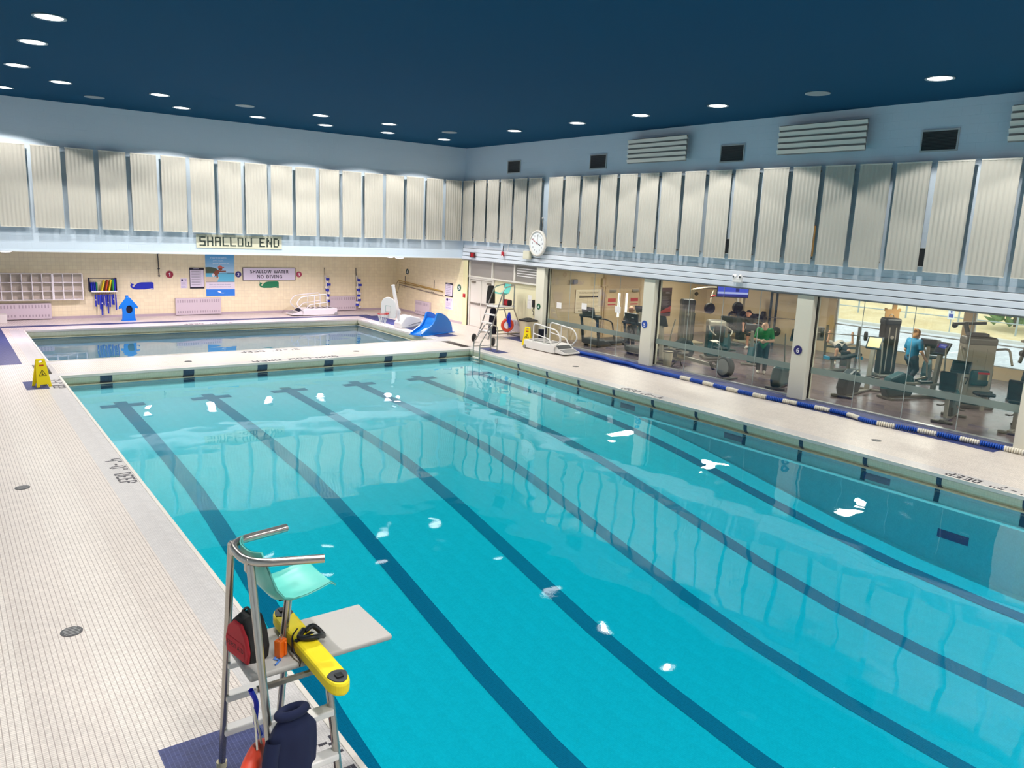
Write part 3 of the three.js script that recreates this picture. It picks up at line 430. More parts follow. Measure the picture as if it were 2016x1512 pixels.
// ---------------------------------------------------------------- signs
function board(name, label, w, h, t, tex, pos, turn, edge = M.white) {
  const o = thing(name, label, 'sign', pos, turn); mesh('sign_board', box(w, h, t, 0, 0, t / 2), edge, o);
  mesh('print', new THREE.PlaneGeometry(w, h).translate(0, 0, t + 0.0015), std(0xffffff, 0.5, 0, { map: tex }), o); return o;
}
const RIGHT = -Math.PI / 2;
function disc(num, color, r, pos, turn, label) {
  const o = thing('number_disc', label, 'sign', pos, turn); mesh('plate', cyl(r, 0.012, 0, 0, 0, 28).rotateX(Math.PI / 2).translate(0, 0, 0.006), std(color, 0.45), o);
  mesh('print', new THREE.CircleGeometry(r * 0.98, 28).translate(0, 0, 0.0135), std(0xffffff, 0.5, 0, { map: canvasTex(128, 128, (g) => { g.fillStyle = color; g.fillRect(0, 0, 128, 128); g.fillStyle = '#f4f4f4'; g.font = 'bold 92px sans-serif'; g.textAlign = 'center'; g.textBaseline = 'middle'; g.fillText(num, 64, 70); }) }), o);
}
disc('1', '#9c1f38', 0.15, [8.1, 1.76, ZW + 0.001], 0, 'dark red round number 1 disc between the wall pipe and the rules board'); disc('2', '#2a2270', 0.135, [10.99, 1.765, ZW + 0.001], 0, 'dark blue round number 2 disc between banner and SHALLOW WATER sign'); disc('3', '#b03c58', 0.135, [13.8, 1.765, ZW + 0.001], 0, 'rose red round number 3 disc right of the SHALLOW WATER sign');
disc('4', '#2c4c44', 0.14, [XW - 0.001, 1.99, -34.2], RIGHT, 'dark green round number 4 disc above the long poles'); disc('5', '#1d5a50', 0.15, [XW - 0.001, 1.6, -29.42], RIGHT, 'dark green round number 5 disc beside the rules notice by the double doors');
const colFace = XW - 0.012;
disc('4', '#0f5c38', 0.115, [colFace, 1.36, -23.66], RIGHT, 'green round number 4 disc on the column left of the gym glazing'); disc('5', '#1b4fae', 0.125, [colFace, 1.36, -17.98], RIGHT, 'blue round number 5 disc on a column between glazed bays'); disc('6', '#28246e', 0.125, [colFace, 1.36, -12.2], RIGHT, 'dark blue round number 6 disc on a column between glazed bays');
const lines = (g, x, y, w, n, dy, col, th = 3) => { g.fillStyle = col; for (let i = 0; i < n; i++) g.fillRect(x, y + i * dy, w * (0.72 + 0.28 * hash(i, n, 5)), th); };
const rulesTex = canvasTex(256, 384, (g) => { g.fillStyle = '#dcd6e0'; g.fillRect(0, 0, 256, 384); g.fillStyle = '#15152a'; g.fillRect(0, 0, 256, 40); g.fillRect(0, 352, 256, 32); g.fillRect(0, 0, 8, 384); g.fillRect(248, 0, 8, 384); lines(g, 60, 18, 136, 1, 9, '#cfcbd8', 6); for (let k = 0; k < 6; k++) lines(g, 30, 60 + k * 48, 190, 3, 11, '#4a4858', 4); });
const noticeTex = canvasTex(256, 320, (g) => { g.fillStyle = '#d8d0dc'; g.fillRect(0, 0, 256, 320); g.fillStyle = '#2a2a58'; g.beginPath(); g.arc(60, 56, 36, 0, 7); g.fill(); g.fillStyle = '#7a7496'; g.fillRect(130, 30, 22, 26); g.fillRect(180, 30, 40, 14); g.fillRect(180, 62, 34, 14); lines(g, 30, 130, 190, 5, 22, '#9a93ab', 6); lines(g, 20, 268, 200, 2, 18, '#6c82c4', 9); });
board('rules_board', 'white pool rules board with black header left of the blue banner', 0.6, 0.9, 0.02, rulesTex, [9.21, 1.6, ZW + 0.001], 0, M.black); board('notice_sheet', 'small white notice sheet between number 1 disc and rules board', 0.28, 0.42, 0.004, noticeTex, [8.67, 1.38, ZW + 0.001], 0);
board('rules_board', 'white pool rules board with black header beside the number 5 disc', 0.62, 0.62, 0.02, rulesTex, [XW - 0.001, 1.43, -30.26], RIGHT, M.black); board('notice_sheet', 'white notice sheet below the rules board by the double doors', 0.62, 0.52, 0.004, noticeTex, [XW - 0.001, 0.8, -30.24], RIGHT);
board('no_diving_sign', 'white framed sign reading SHALLOW WATER NO DIVING', 2.44, 0.58, 0.03, canvasTex(1024, 244, (g) => { g.fillStyle = '#2b2340'; g.fillRect(0, 0, 1024, 244); g.fillStyle = '#ddd6e4'; g.fillRect(9, 9, 1006, 226); g.fillStyle = '#16122c'; g.font = 'bold 88px sans-serif'; g.textAlign = 'center'; g.textBaseline = 'middle'; g.fillText('SHALLOW  WATER', 512, 76, 940); g.fillText('NO  DIVING', 512, 172, 580); }), [12.4, 1.78, ZW + 0.001], 0, M.navyDark);
board('banner', 'tall blue and white banner with a child leaping into water', 1.24, 1.84, 0.006, canvasTex(512, 760, (g) => {
  const s = g.createLinearGradient(0, 0, 0, 260); s.addColorStop(0, '#4aa0da'); s.addColorStop(1, '#a9d4ec'); g.fillStyle = s; g.fillRect(0, 0, 512, 340); g.fillStyle = '#f4f8fa'; g.font = '34px sans-serif'; g.textAlign = 'center'; g.fillText('If you\'re not within', 230, 82); g.fillText('arm\'s reach,', 226, 132); g.fillText('you\'ve gone too far.', 280, 184);
  g.fillStyle = '#4c5c48'; g.beginPath(); g.ellipse(60, 300, 160, 64, 0, 0, 7); g.fill(); g.fillStyle = '#d6c9b0'; g.fillRect(0, 410, 240, 90); g.fillStyle = '#62c0dc'; g.fillRect(0, 345, 512, 66); g.beginPath(); g.moveTo(240, 410); g.lineTo(512, 380); g.lineTo(512, 500); g.lineTo(200, 500); g.fill(); g.fillStyle = '#2d4a50'; g.fillRect(380, 338, 132, 12);
  g.fillStyle = '#8a4a30'; g.beginPath(); g.ellipse(190, 340, 66, 40, -0.7, 0, 7); g.fill(); g.fillRect(230, 300, 130, 26); g.fillRect(190, 370, 26, 60); g.beginPath(); g.arc(262, 262, 36, 0, 7); g.fill(); g.fillStyle = '#d86a58'; g.beginPath(); g.arc(258, 246, 40, 3.1, 6.5); g.fill(); g.fillRect(256, 236, 74, 14); g.fillStyle = '#f0ece8'; g.beginPath(); g.ellipse(134, 380, 26, 30, 0, 0, 7); g.fill();
  g.fillStyle = '#e2dce4'; g.fillRect(0, 505, 512, 130); g.fillStyle = '#4a5a88'; g.font = '25px sans-serif'; g.textAlign = 'left'; g.fillText('When your child is near the water,', 58, 558); g.fillText('you need to be within arm\'s reach.', 58, 600); g.fillStyle = '#2c7fd8'; g.fillRect(0, 635, 512, 125); g.fillStyle = '#dfe8f6'; g.beginPath(); g.ellipse(236, 684, 34, 14, 0.3, 0, 7); g.fill(); g.fillRect(250, 700, 70, 8);
}), [10.2, 1.73, ZW + 0.001], 0);
// whale cut-outs
function whale(color, pos, label) {
  const s = new THREE.Shape(); s.moveTo(-0.45, 0.16); s.lineTo(-0.40, 0.09); s.lineTo(-0.30, 0.07); s.quadraticCurveTo(-0.34, 0.01, -0.38, 0.0); s.quadraticCurveTo(-0.37, -0.06, -0.31, -0.06); s.quadraticCurveTo(-0.24, 0.12, -0.02, 0.14); s.lineTo(0.36, 0.15); s.quadraticCurveTo(0.45, 0.14, 0.45, 0.08); s.lineTo(0.45, -0.16); s.lineTo(0.36, -0.15); s.lineTo(0.30, -0.12); s.lineTo(0.1, -0.15); s.lineTo(-0.24, -0.15); s.quadraticCurveTo(-0.44, -0.12, -0.45, 0.0); s.lineTo(-0.42, 0.07); s.closePath();
  const o = thing('whale_cutout', label, 'wall decoration', pos); mesh('body', extrude(s, 0.02, 0.003), color, o); mesh('mouth', box(0.12, 0.012, 0.004, 0.38, -0.115, 0.012), M.white, o);
}
whale(M.bluePaint, [7.0, 1.29, ZW + 0.012], 'blue whale cut-out on the wall above the blue playhouse front'); whale(M.greenPaint, [12.37, 1.3, ZW + 0.012], 'green whale cut-out below the SHALLOW WATER sign');
const pipe = thing('wall_pipe', 'thin dark pipe with clips hanging down the wall by number 1 disc', 'pipe', [7.65, 0, ZW]); mesh('tube', bar([0, YB, 0.04], [0.03, 1.66, 0.04], 0.018, 8), M.darkGrey, pipe); for (const y of [2.62, 2.0, 1.7]) mesh('clip', box(0.09, 0.03, 0.05, 0.03, y, 0.025), M.darkGrey, pipe);
// heaters
function heater(w, h, pos, turn, label) {
  const o = thing('wall_heater', label, 'heater', pos, turn); mesh('cabinet', rbox(w, h, 0.12, 0.012, 0, h / 2 + 0.03, 0.06), M.heater, o);
  const n = Math.floor(w / 0.105 / 2) * 2; for (let r = 0; r < 2; r++) for (let k = 0; k < n; k++) { const x = (k - (n - 1) / 2) * (w - 0.16) / n + (k < n / 2 ? -0.03 : 0.03); mesh('slot', box(0.045, r ? 0.09 : 0.13, 0.004, x, r ? 0.16 : h - 0.10, 0.121), M.heaterSlot, o); }
}
heater(1.9, 0.72, [9.22, 0, ZW + 0.001], 0, 'wide lilac grey wall heater below the rules board'); heater(2.3, 0.62, [2.5, 0, ZW + 0.001], 0, 'wide lilac grey wall heater below the pigeonhole shelf'); heater(1.35, 0.70, [15.97, 0, ZW + 0.001], 0, 'lilac grey wall heater between the two hanging float lines'); heater(1.35, 0.66, [XW - 0.001, 0, -32.5], RIGHT, 'lilac grey wall heater below the long poles'); heater(1.5, 0.62, [XW + 0.119, 0, -25.2], RIGHT, 'pale wall heater behind the far lifeguard chair');
// pigeonhole shelves
function cubby(x0, cols, label) {
  const w = 0.337, W = cols * w, o = thing('pigeonhole_shelf', label, 'shelf', [x0, 0.79, ZW + 0.001]), t = 0.022, Dp = 0.34, H = 1.01;
  for (let i = 0; i <= cols; i++) mesh('upright', box(i === 0 || i === cols ? 0.03 : t, H, Dp, i * w, H / 2, Dp / 2), M.white, o); for (let j = 0; j <= 3; j++) mesh('shelf_board', box(W, t, Dp - 0.004, W / 2, j * H / 3, Dp / 2), M.white, o); mesh('back', box(W, H, 0.006, W / 2, H / 2, 0.004), std(0xd8cfbc, 0.7), o);
}
cubby(1.695, 6, 'white wall shelf of pigeonholes over the left heater, the wider unit'); cubby(3.752, 3, 'white wall shelf of pigeonholes three columns wide next to the kickboards');
single('storage_bench', rbox(1.0, 0.34, 0.5, 0.02, 1.6, 0.17, -34.6), M.offWhite, 'low off white box on the floor below the pigeonholes', 'box');
// kickboards on a wire shelf
const ks = thing('kickboard_shelf', 'dark wire wall shelf with a white front bar holding kickboards', 'shelf', [5.5, 1.08, ZW]);
mesh('end_panel', [box(0.02, 0.54, 0.3, -0.49, 0.28, 0.16)], M.navy, ks); mesh('end_panel', box(0.02, 0.54, 0.3, 0.49, 0.28, 0.16), M.navy, ks); mesh('shelf_plate', box(0.98, 0.02, 0.34, 0, 0.01, 0.17), M.darkGrey, ks); mesh('front_bar', box(0.94, 0.05, 0.02, 0.03, 0.015, 0.345), M.white, ks); mesh('top_rail', bar([-0.49, 0.53, 0.3], [0.49, 0.53, 0.3], 0.012, 8), M.darkGrey, ks);
const kb = (x, c, tilt, h, label) => { const g = rbox(0.055, h, 0.28, 0.025, 0, h / 2, 0, 2); g.rotateZ(tilt).translate(5.5 + x, 1.101, ZW + 0.17); single('kickboard', g, c, label, 'kickboard'); };
[[-0.43, M.bluePaint, 0, 0.36, 'blue kickboard at the outer left end of the wire shelf'], [-0.365, M.royal, 0, 0.36, 'second blue kickboard from the left end panel'], [-0.30, M.bluePaint, 0, 0.36, 'third blue kickboard, touching the green one'], [-0.235, std(0x157a4c, 0.6), 0, 0.36, 'green kickboard standing beside the blue ones'], [-0.06, M.yellow, -0.25, 0.46, 'yellow kickboard leaning with a gap on its left'], [0.085, std(0xb8441c, 0.6), -0.22, 0.46, 'rust red kickboard leaning behind the yellow one'], [0.205, M.yellowSign, -0.2, 0.47, 'yellow kickboard leaning against the upright green one'], [0.365, std(0x2f9a4a, 0.6), 0, 0.48, 'tall green kickboard on the right of the shelf'], [0.43, M.bluePaint, 0, 0.5, 'tall blue kickboard at the right end panel']].forEach((a) => kb(...a));
for (let k = 0; k < 11; k++) { // foam swim belts on hooks
  const x = 5.22 + k * 0.072 + rr(-0.01, 0.01), L = [0.5, 0.42, 0.6, 0.85, 0.45, 0.5, 0.8, 0.52, 0.42, 0.45, 0.65][k], o = thing('swim_belt', 'blue foam swim belt under the kickboard shelf, ' + ORD[10 - k] + ' from the playhouse side', 'swim belt', [x, 1.07, ZW + 0.16 + (k % 3) * 0.06], 0, 'swim belts under the kickboard shelf');
  mesh('strap', bar([0, 0, 0], [0, -0.1, 0], 0.008, 6), k % 3 ? M.red : M.yellow, o); mesh('foam', rbox(0.055 + 0.012 * (k % 2), L, 0.05, 0.024, 0, -0.1 - L / 2, 0), M.blueFoam, o); if (k % 3 === 0) mesh('buckle', box(0.03, 0.05, 0.01, 0, -0.12 - L * 0.4, 0.056), M.white, o);
}
// playhouse front
{ const s = new THREE.Shape(); s.moveTo(-0.27, 0); s.lineTo(0.27, 0); s.quadraticCurveTo(0.22, 0.18, 0.24, 0.5); s.lineTo(0.36, 0.48); s.quadraticCurveTo(0.37, 0.56, 0.32, 0.62); s.lineTo(0.08, 0.92); s.quadraticCurveTo(0, 0.98, -0.08, 0.92); s.lineTo(-0.32, 0.62); s.quadraticCurveTo(-0.37, 0.56, -0.36, 0.48); s.lineTo(-0.24, 0.5); s.quadraticCurveTo(-0.22, 0.18, -0.27, 0); const h = new THREE.Path(); h.absellipse(0.03, 0.45, 0.12, 0.16, 0, Math.PI * 2); s.holes.push(h);
  const o = thing('playhouse_front', 'blue plastic toy house front with round opening by the swim belts', 'toy house', [6.2, 0, -34.1], 0.1); mesh('front', extrude(s, 0.07, 0.02, 10), M.slide, o); mesh('opening_back', extrude([[-0.1, 0.27], [0.16, 0.27], [0.16, 0.63], [-0.1, 0.63]], 0.01).translate(0, 0, -0.03), M.navyDark, o); mesh('chimney', box(0.1, 0.08, 0.05, -0.03, 0.97, 0), M.slide, o); mesh('foot', box(0.5, 0.03, 0.26, 0, 0.015, -0.05), M.slide, o); }
// float lines hung on the back wall
for (const [x, zz, n, label] of [[15.16, 0, 9, 'bundle of blue and white float line hanging left of the lilac heater'], [16.78, 0, 12, 'bundle of blue and white float line hanging right of the lilac heater']]) {
  const o = thing('float_line', label, 'float line', [x, 0, ZW]); mesh('hook', bar([-0.1, 2.08, 0.03], [-0.1, 1.62, 0.06], 0.016, 6), M.darkGrey, o);
  for (let r = 0; r < 3; r++) mesh('cord', tube([[-0.1, 1.72, 0.07], [-0.06 + r * 0.05, 1.4, 0.09], [-0.04 + r * 0.06, 0.9, 0.1], [-0.05 + r * 0.06, 0.5, 0.1]], 0.042, false, 7), r === 1 ? M.ropeBlue : M.ropeWhite, o);
  for (let k = 0; k < n; k++) { const y = n > 9 ? (k < 5 ? 1.5 - k * 0.12 : 0.85 - (k - 5) * 0.11) : 1.55 - k * 0.13; mesh('float', cyl(0.085, 0.1, (hash(k, 3) - 0.5) * 0.16, y, 0.14, 10), k % 2 ? M.ropeWhite : M.blueFoam, o); }
}
// long poles on hooks
const poleRack = (y0, y1, off, mat, label) => single('long_pole', bar([XW - 0.07 - off, y0, -34.9], [XW - 0.07 - off, y1, -30.7], 0.022, 8), mat, label, 'pole');
poleRack(1.52, 1.34, 0.06, std(0xb79a4e, 0.5), 'yellow brown rescue pole on the wall hooks, upper one'); poleRack(1.40, 1.30, 0, std(0xa88c4a, 0.5), 'yellow brown pole lying behind the rescue pole on hooks'); poleRack(1.30, 1.12, 0, std(0x8c8478, 0.5), 'grey brown pole, lowest of those on the wall');
single('pole_loop', tube([[XW - 0.13, 1.5, -34.9], [XW - 0.13, 1.2, -35.15], [XW - 0.13, 0.86, -35.0], [XW - 0.13, 1.1, -34.85], [XW - 0.13, 1.42, -34.7]], 0.012, false, 6), std(0x7c7450, 0.5), 'wire hook loop at the end of the rescue pole', 'hook');
for (const z of [-34.4, -31.6]) { const o = thing('pole_hook', 'dark wall hook carrying the long poles', 'hook', [XW, 1.5, z], 0, 'pole hooks'); mesh('hook_plate', box(0.012, 0.42, 0.04, -0.007, 0.05, 0), M.darkGrey, o); mesh('prong', bar([-0.01, -0.30, 0], [-0.18, -0.28, 0], 0.012, 6), M.darkGrey, o); }
{ const o = thing('fire_alarm', 'small red fire alarm pull on the yellowish corner pillar', 'fire alarm', [XW - 0.042, 1.3, -28.92], RIGHT); mesh('body', rbox(0.14, 0.16, 0.05, 0.01, 0, 0, 0.025), M.red, o); mesh('label_plate', box(0.1, 0.04, 0.004, 0, 0.11, 0.004), M.white, o); }
// clock
{ const o = thing('wall_clock', 'large round white wall clock with red second hand hung on chains', 'clock', [XW - 0.2, 3.78, -23.66], RIGHT);
  mesh('case', lathe([[0.001, -0.06], [0.46, -0.06], [0.5, -0.03], [0.5, 0.04], [0.47, 0.065], [0.43, 0.06], [0.43, 0.03], [0.001, 0.03]], 40).rotateX(Math.PI / 2), M.offWhite, o);
  mesh('dial', new THREE.CircleGeometry(0.43, 40).translate(0, 0, 0.033), std(0xffffff, 0.4, 0, { map: canvasTex(512, 512, (g) => { g.fillStyle = '#e9ecec'; g.fillRect(0, 0, 512, 512); g.fillStyle = '#4a4e50'; g.font = 'bold 58px sans-serif'; g.textAlign = 'center'; g.textBaseline = 'middle'; for (let k = 1; k <= 12; k++) { const a = k * Math.PI / 6; g.fillText(String(k), 256 + Math.sin(a) * 180, 260 - Math.cos(a) * 180); } g.strokeStyle = '#777'; for (let k = 0; k < 60; k++) { const a = k * Math.PI / 30; g.beginPath(); g.moveTo(256 + Math.sin(a) * 226, 256 - Math.cos(a) * 226); g.lineTo(256 + Math.sin(a) * 244, 256 - Math.cos(a) * 244); g.stroke(); } }) }), o);
  const hand = (a, l, w, m, n, z) => mesh(n, box(w, l, 0.006, 0, l / 2 - 0.05, 0).rotateZ(-a).translate(0, 0, z), m, o); hand(3.7 * Math.PI / 6, 0.26, 0.025, M.black, 'hour_hand', 0.04); hand(0.02, 0.36, 0.018, M.grey, 'minute_hand', 0.046); hand(5.15, 0.42, 0.014, M.red, 'second_hand', 0.052);
  mesh('chain', bar([-0.3, 0.38, 0], [0.02, 0.95, -0.14], 0.008, 5), M.steelDull, o); mesh('chain', bar([0.3, 0.38, 0], [0.02, 0.95, -0.14], 0.008, 5), M.steelDull, o); mesh('hook', rbox(0.05, 0.06, 0.08, 0.01, 0.02, 0.96, -0.16), M.white, o); mesh('pole', bar([0.02, 0.9, -0.16], [0.02, -0.1, -0.12], 0.012, 6), M.darkGrey, o); }
{ const o = thing('exit_sign', 'small dark red exit light on the fascia next to the room corner', 'sign', [XW - 0.13, 3.11, -28.2], RIGHT); mesh('case', rbox(0.36, 0.22, 0.06, 0.01, 0, 0, 0.03), std(0x4a0f14, 0.5), o); mesh('face', box(0.22, 0.16, 0.004, 0.02, 0, 0.062), new THREE.MeshStandardMaterial({ color: 0x7a1018, emissive: 0xb01820, emissiveIntensity: 0.5 }), o); }
{ const o = thing('strobe_box', 'small red and white alarm strobe on the fascia', 'alarm', [XW - 0.12, 3.26, -26.0], RIGHT); mesh('body', rbox(0.14, 0.18, 0.06, 0.01, 0, 0, 0.03), M.red, o); mesh('flash', rbox(0.07, 0.08, 0.03, 0.01, 0.02, -0.09, 0.06), M.white, o); mesh('conduit', tube([[0.03, 0.05, 0.02], [0.25, 0.1, 0.02], [0.35, 0.3, 0.02], [0.36, 0.5, 0.02]], 0.01, false, 6), M.white, o); mesh('stem', bar([0, 0.08, 0.03], [0.02, 0.34, 0.03], 0.014, 6), M.black, o); }
{ const o = thing('junction_box', 'cream square electrical box left of the clock', 'electrical box', [XW - 0.1, 3.3, -24.35], RIGHT); mesh('body', rbox(0.4, 0.32, 0.12, 0.012, 0, 0, 0.06), std(0xdad6bc, 0.5), o); mesh('lid', rbox(0.36, 0.28, 0.01, 0.008, 0, 0, 0.124), std(0xe0dcc4, 0.5), o); }
{ const o = thing('emergency_light', 'white twin head emergency light on the fascia in front of the gym', 'light', [XW - 0.12, 3.1, -14.3], RIGHT); mesh('body', rbox(0.3, 0.13, 0.1, 0.02, 0, 0, 0.05), M.white, o); for (const s of [-1, 1]) { const h = mesh('head', rot(cyl(0.055, 0.07, 0, 0, 0, 14), 0.9, 0, s * 0.3).translate(s * 0.1, 0.11, 0.07), M.white, o); mesh('bulb', new THREE.SphereGeometry(0.03, 10, 8).translate(s * 0.11, 0.1, 0.11), M.darkGrey, h); } }
for (const [y, w, h, label] of [[1.62, 0.24, 0.2, 'upper small paper notice on the pale wall above the bin'], [1.36, 0.26, 0.34, 'lower white paper notice on the pale wall above the bin']]) single('paper_notice', box(0.006, h, w, XW + 0.116, y, -24.42), M.white, label, 'paper');
{ const o = thing('wall_phone', 'small black wall phone with hanging cord beside the paper notices', 'phone', [XW + 0.119, 1.42, -24.12], RIGHT); mesh('handset', rbox(0.12, 0.3, 0.08, 0.03, 0, 0, 0.04), M.black, o); mesh('cord', tube([[0, -0.15, 0.03], [-0.03, -0.28, 0.03], [0.03, -0.36, 0.03], [-0.01, -0.46, 0.03]], 0.012, false, 6), M.black, o); }

// ---------------------------------------------------------------- things on the deck
function wetSign(pos, turn, label, fore) {
  const o = thing('wet_floor_sign', label, 'floor sign', pos, turn);
  const s = new THREE.Shape([[-0.17, 0.0], [-0.1, 0.0], [-0.09, 0.06], [0.09, 0.06], [0.1, 0], [0.17, 0], [0.10, 0.68], [-0.10, 0.68]].map((p) => new THREE.Vector2(...p))), h = new THREE.Path(); h.absellipse(0, 0.62, 0.05, 0.03, 0, Math.PI * 2); s.holes.push(h);
  for (const d of [1, -1]) { const leaf = mesh('leaf', extrude(s, 0.025, 0.006).rotateX(-d * 0.2).translate(0, 0.004, d * 0.148), M.yellowSign, o);
    const pr = new THREE.Group(); mesh('red_text', [box(0.10, 0.035, 0.003, 0, 0.53, 0.0155)].map((g) => g.rotateX(-0.2 * d).translate(0, 0.004, d * 0.148 + (d < 0 ? -0.03 : 0))), std(0xb8421c, 0.6), leaf);
    mesh('warning_symbol', [...[[0, 0.07, 0, -0.08], [-0.08, -0.06, 0, 0.07], [0.08, -0.06, 0, 0.07]].slice(0, 0), bar([-0.08, 0.28, 0.016], [0, 0.42, 0.016], 0.008, 5), bar([0.08, 0.28, 0.016], [0, 0.42, 0.016], 0.008, 5), bar([-0.08, 0.28, 0.016], [0.08, 0.28, 0.016], 0.008, 5), box(0.02, 0.06, 0.004, -0.005, 0.34, 0.0155), box(0.05, 0.015, 0.004, 0, 0.305, 0.0155)].map((g) => (d < 0 ? g.rotateY(Math.PI) : g).rotateX(-0.2 * d).translate(0, 0.004, d * 0.148)), std(0x4a4410, 0.6), leaf); }
  mesh('hinge', bar([-0.09, 0.675, 0], [0.09, 0.675, 0], 0.014, 8), M.yellowSign, o); return o;
}
wetSign([1.93, 0.001, -21.75], 0.25, 'yellow folding wet floor sign standing at the corner of the lap pool'); wetSign([17.85, 0.001, -22.95], -0.9, 'yellow folding wet floor sign beside the white pool steps');
{ const o = thing('floor_notice', 'small blue and white standing notice behind the yellow sign by the bin', 'floor sign', [18.4, 0.001, -22.75], -0.7); mesh('panel', rot(rbox(0.3, 0.6, 0.02, 0.005, 0, 0.3, 0), -0.12), M.navy, o); mesh('white_field', rot(box(0.3, 0.14, 0.004, 0, 0.34, 0.012), -0.12), M.white, o); mesh('white_field', rot(box(0.18, 0.1, 0.004, 0.02, 0.12, 0.012), -0.12), M.white, o); mesh('rear_leg', rot(box(0.28, 0.6, 0.015, 0, 0.3, -0.03), 0.25), M.navyDark, o); }
{ const o = thing('rubbish_bin', 'beige square rubbish bin with dark flip lid next to column 4', 'bin', [18.56, 0, -23.85], 0); mesh('body', rot(new THREE.CylinderGeometry(0.36, 0.29, 0.78, 4), 0, Math.PI / 4).translate(0, 0.39, 0), M.bin, o); mesh('lid', [rbox(0.55, 0.06, 0.55, 0.02, 0, 0.81, 0), rot(new THREE.CylinderGeometry(0.1, 0.34, 0.08, 4), 0, Math.PI / 4).translate(0, 0.87, 0)], M.black, o); }
// portable pool steps with rails
function poolSteps(pos, turn, label, dark) {
  const o = thing('portable_pool_steps', label, 'pool steps', pos, turn), W = 0.85;
  mesh('base', [rbox(W, 0.30, 1.65, 0.03, W / 2, 0.17, 0.82)], M.whitePlastic, o);
  for (let k = 0; k < 5; k++) mesh('tread_slot', box(W - 0.2, 0.006, 0.1, W / 2, 0.322, 0.22 + k * 0.24), dark, o);
  mesh('end_step', [extrude([[1.6, 0.05], [2.15, 0.05], [2.15, 0.10], [1.85, 0.17], [1.6, 0.30]], W - 0.1).rotateY(-Math.PI / 2).translate(W / 2, 0, 0)], M.whitePlastic, o); mesh('grip_pad', [rot(box(W - 0.22, 0.01, 0.26), 0.22).translate(W / 2, 0.147, 1.99)], M.grey, o); mesh('grip_pad', [rot(box(W - 0.22, 0.01, 0.2), 0.5).translate(W / 2, 0.25, 1.72)], dark, o);
  for (const x of [0.02, W - 0.02]) { const r = mesh('hand_rail', bentTube([[x, 0.1, 0.5], [x, 0.98, 0.5], [x, 0.86, 1.75], [x, 0.55, 1.98], [x, 0.1, 1.5]], 0.024, 0.16), M.whitePlastic, o); mesh('mid_rail', bentTube([[x, 0.6, 0.5], [x, 0.5, 1.35], [x, 0.2, 1.6]], 0.02, 0.1), M.whitePlastic, r); mesh('rail_post', bar([x, 0.12, 1.1], [x, 0.92, 1.1], 0.02), M.whitePlastic, r); }
  for (const x of [-0.02, W + 0.02]) mesh('wheel', cyl(0.07, 0.04, 0, 0, 0, 16).rotateZ(Math.PI / 2).translate(x, 0.07, 0.08), M.grey, o);
}
poolSteps([17.3, 0.002, -22.45], 0.05, 'white plastic pool steps with rails lying beside the gym glazing', M.darkGrey); poolSteps([15.0, 0.002, -34.6], -Math.PI / 2, 'white plastic pool steps with rails parked along the back wall', M.navyDark);
// basketball hoop
{ const o = thing('basketball_hoop', 'white portable poolside basketball hoop with slanted pole', 'basketball hoop', [15.95, 0.002, -28.9], 0);
  mesh('base', extrude([[-0.42, 0], [0.55, 0], [0.58, 0.25], [0.5, 0.42], [0.05, 0.52], [-0.2, 0.48], [-0.42, 0.2]], 0.62, 0.05), M.whitePlastic, o); mesh('base_seam', [bar([-0.05, 0.12, 0.315], [0.55, 0.26, 0.315], 0.008, 5)], M.darkGrey, o); mesh('base_seam', [bar([0.1, 0.05, 0.315], [0.58, 0.14, 0.315], 0.008, 5)], M.darkGrey, o);
  mesh('pole', bar([-0.28, 0.1, 0], [-0.62, 1.78, -0.05], 0.075, 14), M.whitePlastic, o); mesh('collar', [bar([-0.37, 0.62, 0], [-0.40, 0.75, 0], 0.1, 14)], M.whitePlastic, o); mesh('arm', bar([-0.42, 0.8, 0], [-0.78, 0.75, 0], 0.03), M.white, o);
  const bb = new THREE.Shape(); bb.moveTo(-0.3, -0.42); bb.lineTo(0.3, -0.42); bb.quadraticCurveTo(0.36, -0.4, 0.36, -0.3); bb.lineTo(0.36, 0.1); bb.quadraticCurveTo(0.34, 0.42, 0, 0.44); bb.quadraticCurveTo(-0.34, 0.42, -0.36, 0.1); bb.lineTo(-0.36, -0.3); bb.quadraticCurveTo(-0.36, -0.4, -0.3, -0.42);
  const b = mesh('backboard', extrude(bb, 0.05, 0.012, 8).rotateY(-Math.PI / 2 + 0.5).translate(-0.85, 0.85, 0.02), M.whitePlastic, o); const fr = [box(0.26, 0.015, 0.006, 0, 0.08, 0.028), box(0.26, 0.015, 0.006, 0, -0.16, 0.028), box(0.015, 0.24, 0.006, 0.13, -0.04, 0.028), box(0.015, 0.24, 0.006, -0.13, -0.04, 0.028)]; mesh('target_square', fr.map((g) => g.rotateY(-Math.PI / 2 + 0.5).translate(-0.85, 0.85, 0.02)), std(0x5a9a92, 0.5), b);
  mesh('rim', new THREE.TorusGeometry(0.21, 0.014, 8, 28).rotateX(Math.PI / 2).translate(-1.2, 0.62, 0.2), std(0xc03a34, 0.5), o); mesh('rim_bracket', beam([-0.9, 0.62, 0.05], [-1.02, 0.62, 0.1], 0.12, 0.06), M.red, o);
  const net = []; for (let k = 0; k < 12; k++) { const a = k * Math.PI / 6, c = (q, r, y) => [-1.2 + Math.cos(q) * r, y, 0.2 + Math.sin(q) * r]; for (const s of [-1, 1]) net.push(tube([c(a, 0.205, 0.61), c(a + s * 0.25, 0.17, 0.46), c(a + s * 0.5, 0.12, 0.3), c(a + s * 0.6, 0.12, 0.2)], 0.006, false, 4, 6)); } mesh('net', net, M.white, o); }
